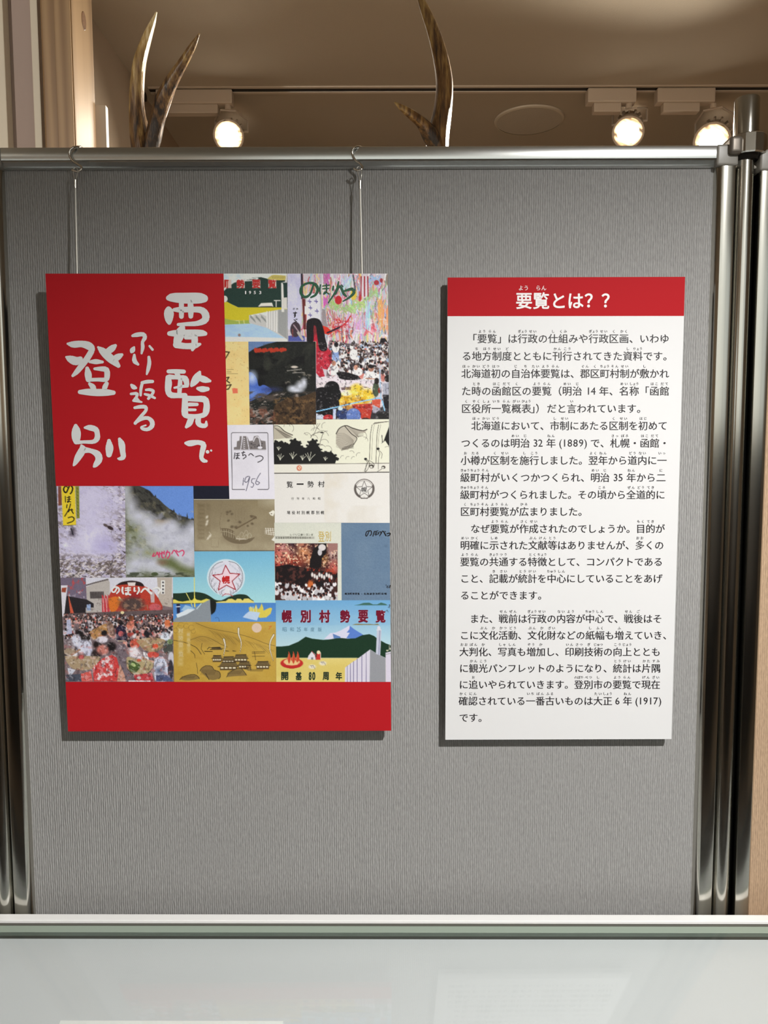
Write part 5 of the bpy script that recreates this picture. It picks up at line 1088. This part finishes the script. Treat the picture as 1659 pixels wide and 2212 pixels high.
c.line([(715, 990), (780, 1050), (870, 1062), (950, 1010)], 7, (70, 56, 44), curve=True); c.poly([(780, 1050), (960, 1030), (980, 1115), (790, 1115)], (184, 60, 66)); c.line([(730, 1112), (940, 1112)], 10, (226, 224, 230)); c.ell(830, 1080, 20, 16, (200, 190, 190)); c.ell(650, 430, 0.1, .1, (0, 0, 0), 0)
c.ell(665, 430, 18, 15, (220, 206, 160)); c.ell(755, 485, 26, 26, (130, 76, 50)); c.ell(1115, 540, 30, 40, (200, 110, 70)); c.ell(745, 560, 40, 46, (200, 120, 100), .9)
c.noise(7, 5, 99, (232, 224, 228), .58, .66, .34, box=(80, 560, 1170, 1115), ang=.6); c.noise(5, 7, 100, (36, 28, 34), .58, .66, .36, box=(80, 440, 1170, 1115), ang=.5); c.noise(9, 6, 103, (196, 96, 84), .62, .70, .3, box=(80, 600, 1170, 1115)); c.noise(4, 4, 104, (60, 44, 40), .6, .7, .3, box=(300, 290, 1170, 440))
c.grain(16, 13); c.build(.00030, 'cover photo of a summer festival crowd before a red demon float', 1.2)
WT = Brush(120, 1230, 4.608)
for s_ in ([(612, 182, 8), (590, 222, 9), (566, 222, 9), (562, 200, 8), (590, 176, 8), (625, 184, 9), (632, 212, 9), (610, 238, 8)], [(668, 180, 9), (664, 215, 10), (674, 242, 8)], [(695, 188, 7), (745, 184, 7)], [(695, 208, 7), (745, 206, 7)], [(722, 180, 8), (722, 235, 9), (702, 250, 9), (700, 236, 7), (745, 252, 9)], [(785, 184, 9), (784, 214, 9), (798, 214, 6)], [(826, 180, 9), (832, 210, 10), (812, 244, 7)], [(852, 226, 8), (892, 190, 10), (952, 240, 12)], [(920, 188, 6), (932, 200, 6)], [(970, 198, 7), (1010, 182, 10), (1040, 204, 11), (1022, 240, 8)]): WT.stroke(s_, 4, 10)
WT.build('cover_text', PL, WHITE_I, coll, .0006)

# L: blue cover with the star crest
c = Print([(372.5, 1191), (594, 1190.5), (596, 1343), (374, 1343.5)], (132, 190, 210), T6)
c.grad(690, 1270, (110, 172, 204), (158, 206, 212)); c.poly([(0, 1270), (1200, 1276), (1200, 1500), (0, 1500)], (70, 124, 190)); c.grad(1280, 1500, (74, 126, 192), (98, 150, 206), .6, box=True)
DG = (28, 48, 34)
c.poly([(10, 1168), (120, 1165), (260, 1152), (360, 1165), (430, 1195), (500, 1240), (560, 1248), (600, 1235), (650, 1210), (740, 1182), (800, 1178), (860, 1190), (905, 1232), (920, 1262), (640, 1270), (10, 1285)], DG, curve=True)
c.poly([(10, 1240), (40, 1236), (80, 1255), (130, 1262), (190, 1250), (240, 1245), (265, 1215), (290, 1240), (340, 1250), (400, 1228), (445, 1240), (440, 1275), (10, 1280)], (214, 202, 90)); c.poly([(480, 1276), (540, 1262), (620, 1255), (650, 1232), (690, 1228), (730, 1248), (750, 1228), (790, 1230), (812, 1250), (830, 1228), (880, 1226), (940, 1262), (945, 1276)], (214, 200, 110))
c.line([(10, 1280), (430, 1278)], 9, (190, 180, 130), .6)
c.line([(262, 990), (264, 1200)], 8, (214, 206, 110)); c.line([(264, 1200), (268, 1320)], 14, (222, 206, 80)); c.line([(170, 1165), (215, 1250), (240, 1320)], 9, (206, 200, 110))
c.poly([(22, 1480), (60, 1440), (240, 1350), (345, 1285), (445, 1235), (452, 1495), (22, 1495)], (132, 140, 148)); c.poly([(440, 1235), (500, 1260), (512, 1300), (500, 1370), (470, 1400), (452, 1400)], (22, 26, 26), curve=True)
c.poly([(60, 1290), (98, 1286), (100, 1400), (64, 1395)], (34, 36, 66)); c.line([(56, 1322), (100, 1318)], 10, (196, 206, 222)); c.poly([(110, 1360), (160, 1300), (210, 1315), (270, 1345), (200, 1375)], (150, 186, 214)); c.poly([(55, 1410), (190, 1345), (270, 1352), (170, 1410), (70, 1446)], (208, 218, 226)); c.line([(340, 1285), (290, 1345)], 9, (180, 210, 220))
c.ell(622, 988, 216, 210, (196, 214, 224)); c.ell(624, 992, 196, 196, (208, 208, 220))
GK = (96, 98, 108)
c.line([(520, 1165), (450, 1080), (432, 980), (460, 890), (520, 830), (585, 808)], 6, GK, curve=True); c.line([(655, 804), (740, 830), (800, 910), (812, 1010), (780, 1100), (700, 1170)], 6, GK, curve=True)
for sg in (-1, 1):
    for k in range(5): a = -.5 + k * .42; x, y = 624 + sg * 158 * cos(a), 1000 + 150 * sin(a); c.line([(x, y - 55), (x + sg * 22, y - 10), (x + sg * 4, y + 46), (x - sg * 18, y)], 3.5, GK, .9, curve=True)
for sg in (-1, 1): c.line([(624 + sg * 10, 1120), (624 + sg * 60, 1150), (624 + sg * 34, 1185), (624, 1170)], 4, GK, curve=True)
for k in range(5): c.ell(490 + k * 26, 890 - k * 12, 20, 9, (190, 194, 206), .9, -.6); c.ell(670 + k * 28, 838 + k * 24, 9, 18, (188, 192, 206), .9, -.6)
st = [(617, 848), (668, 940), (778, 948), (692, 1030), (732, 1126), (628, 1075), (535, 1130), (556, 1026), (470, 962), (580, 948)]
c.poly(st, (224, 200, 210)); c.line(st, 10, (150, 26, 40), closed=True); c.line([(580, 1198), (630, 1170), (700, 1200)], 8, (170, 60, 70), curve=True); c.line([(606, 1188), (660, 1180)], 8, (206, 190, 196))
c.ell(636, 1140, 32, 32, (216, 216, 222)); 
c.poly([(882, 1330), (905, 1318), (940, 1345), (965, 1292), (985, 1350), (1010, 1330), (1028, 1280), (1046, 1330), (1050, 1365), (1100, 1340), (1130, 1330), (1148, 1340), (1130, 1400), (1080, 1442), (1010, 1448), (890, 1385)], (206, 190, 80)); c.poly([(812, 1440), (850, 1400), (890, 1370), (1010, 1385), (975, 1478), (900, 1462)], (178, 198, 222))
for x in (905, 930, 965): c.line([(x, 1320), (x + 6, 1380)], 9, (190, 206, 196), .9)
c.line([(500, 1450), (520, 1440), (540, 1456), (545, 1485)], 4, (50, 80, 130), curve=True)
c.grain(8, 14); c.build(.00028, 'light blue cover with a white crest and red star above a green shore', 1.2)
cover_text([('幌', 370 + 578 / 5.267, 370 + 668 / 5.267, 1060 + 968 / 5.267, 1060 + 1056 / 5.267, .035)], RED_I, .0006)

# M: golden village drawing
c = Print([(374, 1343.5), (596, 1343), (597, 1473), (376, 1473)], (182, 148, 62), T6, 1.0)
c.noise(60, 40, 101, (190, 160, 80), .4, .8, .7); c.noise(40, 30, 102, (160, 124, 50), .5, .85, .6); c.grad(1490, 1700, (186, 150, 60), (182, 150, 66), .3)
S_ = (104, 84, 42); Bk = (48, 38, 26)
c.poly([(280, 1510), (500, 1570), (660, 1610), (760, 1700), (700, 1800), (480, 1640)], (140, 112, 50), .5, soft=14); c.poly([(220, 1690), (330, 1660), (440, 1690), (560, 1750), (420, 1770), (300, 1720)], (150, 122, 62), .5, soft=10)
for k in range(30): x = 420 + k * 22; y = 1580 + k * 6.3; c.line([(x, y), (x + 50 + rr.uniform(0, 60), y + 50 + rr.uniform(0, 60))], 4, S_, rr.uniform(.3, .65))
for k in range(16): x = 240 + k * 18; y = 1676 + rr.uniform(-8, 8); c.line([(x, y), (x + 60, y + 40)], 3.5, S_, .35)
c.line([(280, 1505), (420, 1560), (560, 1590), (700, 1615), (900, 1670), (1080, 1740), (1180, 1765)], 5, S_, curve=True); c.line([(215, 1700), (330, 1660), (420, 1672), (520, 1720), (560, 1745), (640, 1780)], 5, S_, curve=True); c.line([(20, 1700), (140, 1722), (190, 1738)], 5, Bk)
for x, y, r in ((110, 1530, 34), (170, 1540, 30), (230, 1560, 34), (250, 1600, 26), (50, 1590, 30), (90, 1560, 30)): c.line([(x + r * cos(t * .8), y + r * sin(t * .8)) for t in range(8)], 3.5, S_, .6)
c.ell(972, 1560, 56, 54, (206, 184, 166)); c.line([(1110, 1545), (1140, 1540), (1110, 1575)], 7, (190, 104, 44))
for pl in ([(766, 1566), (768, 1640), (790, 1700), (796, 1760), (782, 1840)], [(598, 1690), (614, 1760), (606, 1810), (594, 1880)], [(1166, 1640), (1130, 1710), (1120, 1790), (1140, 1870), (1160, 1935)]):
    c.line(pl, 26, Bk, .8, curve=True, w1=6); c.line(pl, 18, (214, 206, 184), curve=True, w1=3)
c.line([(350, 1735), (340, 1800), (380, 1860)], 5, Bk, .8); c.line([(220, 1750), (290, 1790), (340, 1860)], 7, Bk, .8, curve=True); c.line([(220, 1820), (262, 1860), (270, 1900)], 6, Bk, .8, curve=True); c.line([(284, 1960), (296, 2020), (300, 2080)], 5, Bk, .8)
def roof(x, y, w, h_, eave=True):
    c.poly([(x - w * .5, y + h_), (x - w * .32, y), (x + w * .36, y - 2), (x + w * .5, y + h_)], (110, 92, 58), .9); c.line([(x - w * .32, y), (x + w * .36, y - 2)], 9, Bk)
    for k in range(int(w / 12)): c.line([(x - w * .34 + k * 11, y + 3), (x - w * .42 + k * 12, y + h_)], 3, Bk, .55)
    c.line([(x - w * .52, y + h_), (x + w * .52, y + h_)], 7, Bk)
    if eave:
        c.poly([(x - w * .42, y + h_ + 4), (x + w * .44, y + h_ + 4), (x + w * .42, y + h_ + 40), (x - w * .42, y + h_ + 40)], (84, 66, 40), .85)
        for k in range(4): c.poly([(x - w * .38 + k * w * .2, y + h_ + 6), (x - w * .24 + k * w * .2, y + h_ + 6), (x - w * .24 + k * w * .2, y + h_ + 22), (x - w * .38 + k * w * .2, y + h_ + 22)], (222, 214, 188))
roof(520, 1876, 120, 34); roof(650, 1890, 160, 40); roof(790, 1868, 170, 42); roof(650, 1952, 230, 50); roof(830, 1948, 150, 40); roof(1040, 1944, 170, 46); roof(510, 1784, 130, 22, False)
c.line([(410, 1805), (430, 1782), (590, 1795)], 7, Bk); c.line([(380, 1828), (466, 1830)], 8, Bk)
for x in (620, 700): c.line([(x, 1822), (x + 34, 1826)], 7, Bk)
for y in (1834, 1850, 1886): c.line([(920, y), (1060, y - 4)], 5, Bk, .8)
c.line([(945, 1830), (960, 1926)], 5, Bk, .8)
def rock(pp):
    c.poly(pp, (128, 106, 62), .75, curve=True); c.line(pp[:-1], 6, Bk, curve=True)
    xs = [q[0] for q in pp]; ys = [q[1] for q in pp]
    for k in range(10):
        x = min(xs) + (max(xs) - min(xs)) * (.15 + .07 * k); y = min(ys) + (max(ys) - min(ys)) * .3; c.line([(x, y), (x - 26, y + (max(ys) - min(ys)) * .35)], 3.5, Bk, .7)
rock([(325, 2050), (350, 2015), (400, 1990), (460, 2000), (490, 2040), (545, 2060), (560, 2110), (540, 2140), (440, 2150)]); rock([(630, 2120), (660, 2070), (730, 2030), (790, 2020), (830, 2060), (855, 2100), (740, 2110)]); rock([(95, 2150), (150, 2110), (250, 2090), (300, 2110), (320, 2140), (200, 2160)]); rock([(840, 2030), (860, 1990), (900, 2000), (905, 2040), (880, 2050)])
c.line([(390, 2080), (430, 2150)], 7, Bk)
for k in range(12): c.line([(900 + k * 12, 2055), (915 + k * 12, 2030)], 4, Bk, .8)
for x0, y0, y1, w in ((78, 1565, 1990, 56), (180, 1610, 1820, 34)):
    for y in range(y0, y1, 48): c.poly([(x0 + rr.uniform(0, 8), y), (x0 + w, y + 4), (x0 + w - 6, y + 40), (x0 + 4, y + 40)], (206, 190, 136), .55, soft=3)
c.line([(1184, 1490), (1192, 2170)], 6, (170, 140, 80), .6); c.grain(8, 15); c.build(.00036, 'golden cover with a brush drawing of a village below a mountain', 1.2)
cover_text([(ch, 370 + x0 / 5.267, 370 + x1 / 5.267, 1060 + y / 5.267, 1060 + (y + h_) / 5.267, .02) for ch, x0, x1, y, h_ in (('村', 80, 134, 1570, 50), ('勢', 80, 134, 1650, 50), ('要', 82, 136, 1730, 50), ('覧', 84, 138, 1830, 60), ('幌', 178, 212, 1620, 34), ('別', 180, 212, 1680, 34), ('村', 182, 214, 1740, 34))], ink('pale_gold_lettering', (214, 196, 140), 1.1), .0006)

# N: pale cover with night festival photo
c = Print([(592.5, 1129), (737, 1129.5), (738, 1297), (594, 1297)], (204, 206, 194), T3)
c.noise(40, 40, 111, (190, 194, 186), .4, .8, .5); c.poly([(528, 1140), (890, 1145), (890, 1168), (528, 1165)], (172, 172, 162))
c.poly([(528, 1206), (1104, 1206), (1104, 1728), (528, 1730)], (60, 34, 32)); bx = (530, 1208, 1102, 1728)
c.poly([(600, 1206), (1000, 1206), (1000, 1300), (600, 1300)], (40, 30, 40)); 
for x, y, a, b_, q in ((570, 1300, 60, 80, (190, 90, 80)), (630, 1320, 70, 90, (196, 120, 106)), (600, 1240, 40, 40, (186, 130, 126)), (790, 1280, 60, 80, (206, 140, 96)), (780, 1220, 50, 30, (170, 110, 90)), (700, 1380, 90, 50, (150, 60, 44)), (860, 1350, 50, 60, (200, 130, 90)), (1060, 1290, 50, 90, (190, 160, 156)), (970, 1340, 40, 60, (196, 150, 90)), (560, 1410, 40, 50, (176, 70, 60)), (1070, 1430, 50, 60, (196, 100, 90))): c.ell(x, y, a, b_, q, .85, soft=.6)
c.noise(4, 5, 112, (226, 180, 150), .56, .66, .85, box=(530, 1208, 1102, 1440)); c.noise(4, 4, 113, (60, 20, 22), .56, .66, .85, box=(530, 1208, 1102, 1440))
for i in range(60): c.ell(rr.uniform(540, 1095), rr.uniform(1215, 1400), rr.uniform(3, 7), rr.uniform(3, 7), (240, 224, 190), .9)
c.poly([(880, 1260), (940, 1210), (1000, 1206), (1000, 1300), (960, 1340), (950, 1440), (900, 1480), (840, 1470), (850, 1360)], (22, 16, 18)); c.ell(960, 1245, 34, 30, (206, 200, 200)); c.ell(940, 1290, 20, 30, (190, 186, 190)); c.poly([(1005, 1208), (1102, 1208), (1102, 1260), (1030, 1290)], (150, 110, 104))
c.poly([(530, 1420), (650, 1400), (830, 1440), (1102, 1480), (1102, 1600), (530, 1600)], (24, 16, 18)); c.noise(7, 7, 114, (90, 50, 44), .52, .66, .8, box=(530, 1430, 1102, 1600)); c.noise(5, 7, 115, (170, 60, 40), .56, .66, .8, box=(820, 1430, 1102, 1560))
for i in range(9): c.ell(870 + i * 22, 1495 + (i % 3) * 12, 11, 22, (214, 208, 206), .85)
c.ell(858, 1590, 34, 40, (190, 100, 50), .95, soft=.3); c.ell(950, 1590, 16, 50, (24, 20, 24))
c.crowd(540, 1100, 1560, 1720, 90, [(222, 220, 226), (232, 230, 234), (206, 204, 210), (214, 210, 214)], 116, 18, 26, heads=((30, 16, 18), (46, 22, 22)), face=(170, 110, 96))
for p in ([(500, 1168), (1140, 1168), (1140, 1206), (500, 1206)], [(1104, 1168), (1150, 1168), (1150, 1740), (1104, 1740)]): c.poly(p, (204, 206, 194))
c.grain(12, 16); c.build(.00040, 'pale cover with a photo of a night festival', 1.2)
cover_text([('登', 470 + 925 / 4.254, 470 + 985 / 4.254, 890 + 1095 / 4.254, 890 + 1190 / 4.254, 0), ('別', 470 + 990 / 4.254, 470 + 1042 / 4.254, 890 + 1098 / 4.254, 890 + 1186 / 4.254, 0)], ink('gold_lettering', (196, 170, 84), 1.2), .0007)
cover_text([(ch, 470 + (668 + i * 24) / 4.254, 470 + (686 + i * 24) / 4.254, 890 + 1118 / 4.254, 890 + 1136 / 4.254) for i, ch in enumerate('レクリエーション都')] + [(ch, 470 + (534 + i * 22) / 4.254, 470 + (550 + i * 22) / 4.254, 890 + 1146 / 4.254, 890 + 1164 / 4.254) for i, ch in enumerate('北海道登別町町勢要覧昭和四十年')], ink('grey_lettering', (120, 122, 112), 1.2), .0007)

# O: slate blue cover
c = Print([(736.5, 1129.5), (841.8, 1129.5), (843, 1297), (738, 1297)], (96, 120, 146), T3, 1.6)
c.noise(50, 50, 121, (108, 130, 152), .4, .8, .6); c.noise(2, 2, 122, (84, 106, 130), .4, .8, .4); c.ell(1545, 1230, 14, 12, (80, 100, 124), .6, soft=.8); c.grain(6, 17); c.build(.00038, 'slate blue cover with a small black title', 1.2)
def hx(x): return 470 + x / 4.254
def hy(y): return 890 + y / 4.254
BT = Brush(470, 890, 4.254)
for s_ in ([(1395, 1092, 4), (1372, 1138, 4), (1362, 1130, 4), (1372, 1098, 4), (1410, 1092, 4), (1414, 1120, 4), (1402, 1134, 4)], [(1440, 1096, 4), (1428, 1140, 4)], [(1438, 1098, 3), (1476, 1092, 3)], [(1444, 1112, 3), (1474, 1110, 3)], [(1442, 1126, 3), (1472, 1124, 3)], [(1458, 1098, 3), (1456, 1134, 3)], [(1482, 1104, 4), (1480, 1120, 4)], [(1492, 1100, 4), (1504, 1108, 4), (1490, 1138, 4)], [(1502, 1120, 4), (1520, 1092, 4), (1548, 1136, 5)], [(1538, 1094, 3), (1544, 1102, 3)], [(1556, 1118, 4), (1584, 1112, 5), (1582, 1130, 5), (1562, 1138, 4)]): BT.stroke(s_, 3, 8)
BT.build('cover_text', PL, BLACK_I, coll, .0006)
cover_text([("'", hx(1546), hx(1552), hy(1586), hy(1598), .02), ('6', hx(1554), hx(1574), hy(1590), hy(1618), .01, 0, .2), ('1', hx(1579), hx(1588), hy(1590), hy(1618), .01, 0, .2)] +
           [(ch, hx(1170 + i * 23.2), hx(1190 + i * 23.2), hy(1660), hy(1680), .035) for i, ch in enumerate('幌別町勢要覧')] + [(ch, hx(1342 + i * 27), hx(1365 + i * 27), hy(1660), hy(1680), .035) for i, ch in enumerate('北海道登別町役場')] + [('・', hx(1322), hx(1328), hy(1668), hy(1674), .02)], BLACK_I, .0006)

# P: village survey, 80th anniversary
c = Print([(595.5, 1297), (843, 1296.5), (844.5, 1473), (597, 1473)], (160, 196, 214), T7, 1.0)
c.grad(95, 660, (104, 160, 204), (176, 206, 216)); c.noise(60, 30, 131, (112, 164, 206), .45, .8, .4, box=(90, 95, 1580, 420))
c.poly([(1100, 163), (1160, 152), (1220, 132), (1290, 130), (1340, 152), (1390, 152), (1440, 128), (1500, 145), (1525, 162)], (58, 100, 90)); c.poly([(1070, 416), (1110, 402), (1150, 398), (1230, 404), (1300, 402), (1350, 408), (1395, 398), (1420, 416)], (130, 122, 84))
c.poly([(710, 596), (790, 520), (860, 512), (930, 482), (1035, 422), (1100, 470), (1230, 560), (1100, 596)], (206, 206, 226)); c.poly([(1040, 424), (1100, 470), (1230, 552), (1100, 592), (996, 585), (1040, 515), (1000, 512), (1035, 470)], (86, 122, 196)); c.poly([(822, 526), (920, 566), (925, 588), (835, 588)], (92, 124, 180))
c.poly([(90, 690), (170, 690), (260, 680), (380, 630), (475, 566), (560, 590), (700, 606), (780, 600), (870, 585), (940, 582), (1010, 590), (1110, 586), (1200, 545), (1290, 532), (1350, 555), (1400, 595), (1500, 650), (1580, 680), (1580, 845), (90, 845)], (20, 50, 32))
c.poly([(90, 838), (1580, 838), (1580, 1150), (90, 1150)], (214, 196, 116)); c.noise(80, 50, 132, (206, 184, 96), .45, .8, .7, box=(90, 840, 1100, 1150)); c.line([(90, 838), (1130, 838)], 8, (206, 206, 160), .7)
c.poly([(980, 960), (1060, 900), (1130, 855), (1190, 810), (1250, 765), (1300, 728), (1400, 790), (1500, 835), (1500, 1150), (978, 1150)], (206, 202, 216)); c.poly([(1300, 728), (1400, 790), (1500, 838), (1500, 1150), (1295, 1150)], (142, 144, 150)); c.poly([(1498, 770), (1580, 750), (1580, 1150), (1500, 1150)], (206, 200, 216)); c.line([(1505, 790), (1580, 775)], 7, (130, 134, 130)); c.line([(1540, 740), (1550, 660)], 6, (180, 176, 160)); c.ell(1520, 742, 14, 10, (200, 196, 170)); c.ell(1560, 720, 14, 14, (190, 190, 170)); 
for x in (1008, 1048, 1088, 1135, 1195, 1250): c.line([(x, 1150), (x, 960 - (x - 978) * .72)], 7, (84, 74, 124), .9)
c.poly([(1388, 480), (1396, 430), (1412, 425), (1430, 440), (1445, 490), (1430, 805), (1374, 785)], (186, 190, 206)); c.line([(1425, 490), (1412, 790)], 16, (150, 152, 176)); c.line([(1384, 480), (1445, 478)], 8, (214, 214, 220)); c.ell(1412, 456, 20, 26, (206, 206, 216))
c.poly([(498, 856), (510, 810), (555, 752), (600, 790), (610, 858)], (214, 210, 216)); c.line([(555, 752), (596, 800), (608, 856)], 9, (150, 60, 66)); c.poly([(546, 830), (572, 830), (572, 858), (546, 858)], (120, 120, 124)); c.poly([(618, 765), (664, 765), (664, 860), (610, 860)], (190, 50, 46)); c.ell(641, 765, 23, 24, (222, 214, 180)); c.line([(668, 770), (668, 856)], 6, (220, 214, 190))
for x, y in ((560, 950), (695, 905)): c.ell(x, y, 46, 28, (222, 214, 192), .95, soft=.3); c.line([(x - 24, y - 14), (x + 14, y - 16), (x + 16, y + 8)], 6, (96, 90, 96)); c.line([(x - 10, y - 14), (x - 6, y + 8)], 6, (130, 124, 124)); c.line([(x + 30, y), (x + 32, y + 26)], 5, (110, 104, 104))
c.ell(298, 905, 145, 66, (186, 44, 40)); c.ell(298, 888, 104, 42, (222, 190, 132))
for dx in (-36, 22, 76): c.poly([(298 + dx - 34, 860), (298 + dx - 8, 800), (298 + dx - 4, 752), (298 + dx + 16, 800), (298 + dx + 20, 860), (298 + dx - 2, 915)], (190, 70, 44), curve=True); c.line([(298 + dx - 8, 790), (298 + dx - 18, 880)], 6, (214, 160, 100), .6)
c.poly([(205, 870), (240, 850), (262, 915), (298, 870), (318, 915), (350, 870), (365, 895), (395, 870), (370, 925), (298, 932), (225, 925)], (222, 190, 132)); c.line([(200, 940), (298, 962), (400, 940)], 26, (180, 40, 38), curve=True)
hand(c, [[(1540, 160), (1560, 170), (1530, 190)], [(1550, 150), (1545, 200)], [(1500, 240), (1520, 225), (1530, 250)]], 6, (60, 66, 76))
c.grain(6, 18); c.build(.00042, 'blue cover of a village survey with green hill, factory and hot spring mark', 1.15)
sx = lambda x: 580 + x / 5.925
sy = lambda y: 1280 + y / 5.925
for col_, dd, bd, nm in ((ink('pale_pink_lettering', (214, 190, 206)), .00062, .062, 'cover_text'), (NAVY_I, .00085, .035, 'cover_text')):
    cover_text([(ch, sx(a), sx(b_), sy(222), sy(384), bd) for ch, a, b_ in (('幌', 172, 300), ('別', 408, 542), ('村', 648, 790), ('勢', 918, 1046), ('要', 1150, 1276), ('覧', 1372, 1498))], col_, dd)
cover_text([(ch, sx(a), sx(b_), sy(1016), sy(1120), .03) for ch, a, b_ in (('開', 163, 254), ('基', 348, 426), ('8', 516, 552), ('0', 560, 600), ('周', 694, 772), ('年', 860, 942))], ink('dark_green_print', (34, 52, 40)), .0007)
cover_text([(ch, sx(a), sx(a + w), sy(444), sy(498), .005) for ch, a, w in (('昭', 180, 52), ('和', 274, 52), ('2', 362, 24), ('5', 388, 26), ('年', 454, 48), ('度', 540, 48), ('版', 632, 50))], ink('blue_grey_lettering', (110, 148, 168)), .0007)
# F crest glyph sits on the print of the village survey page; nothing else overlaps it
# ------------------------------------------------------------------ hooks and wires
def hook(px0, top_px, bot_px, wx_bot, label, wlabel, hpts, sl):
    e = empty('s_hook', tuple(at(top_px[0], top_px[1], -.016)), label, 'hook', 'steel S-hooks on the rail')
    P = []
    for x, y, dy in hpts: p = at(x, y, dy); P.append(p)
    bm = bmesh.new(); tube(bm, [q for q in smooth_path(P, 6)], .0014, 10); bm_obj('bent_rod', bm, CHROME, e, True)
    w = empty('hanging_wire', tuple(at(sl[0], sl[1], -.02)), wlabel, 'wire', 'wires carrying the collage poster')
    lx_, ly_ = bot_px
    loop = [(sl[0], sl[1] + 2, -.0205), (sl[0] - 4, ly_ + 10, -.0190), (lx_ - 4, ly_ - 2, -.0170), (lx_ + 1, ly_ - 6, -.0165), (lx_ + 5, ly_, -.0185), (sl[0] + 3, ly_ + 12, -.0215), (sl[0], sl[1] + 2, -.0205)]
    bm = bmesh.new(); tube(bm, smooth_path([at(x, y, d) for x, y, d in loop], 5), .00055, 6); bm_obj('wire_loop', bm, WIRE, w, True)
    bm = bmesh.new(); tube(bm, [at(sl[0], sl[1], -.0205), at(sl[0], sl[2], -.0208)], .0017, 10); bm_obj('crimp_sleeve', bm, CHROME, w, True)
    bm = bmesh.new(); tube(bm, [at(sl[0], sl[2], -.0208), at((sl[0] + wx_bot) / 2, 500, -.0235), at(wx_bot, 597, -.0262)], .0012, 8); bm_obj('wire_strand', bm, WIRE, w, True)
zrl = ZT + RAILH
def hp(lst):
    return lst
hook(163, (164, 318), (163, 368), 167, 'steel S-hook over the rail above the red left half of the poster', 'thin wire from the left S-hook down to the poster top',
     [(178, 324, .008), (176, 319, .000), (170, 317, -.008), (158, 319, -.0135), (151, 327, -.0140), (151, 338, -.0140), (158, 348, -.0145), (168, 355, -.0155), (176, 361, -.0165), (174, 368, -.0175), (166, 371, -.0175), (156, 367, -.017)], (163, 389, 407))
hook(772, (772, 318), (775, 366), 782, 'steel S-hook over the rail above the festival picture of the poster', 'thin wire from the right S-hook down to the poster top',
     [(787, 324, .008), (783, 320, .000), (776, 317, -.008), (766, 319, -.0135), (761, 327, -.0140), (763, 338, -.0140), (769, 348, -.0145), (778, 354, -.0155), (783, 361, -.0165), (780, 367, -.0175), (772, 369, -.0175), (764, 364, -.017)], (778, 391, 408))
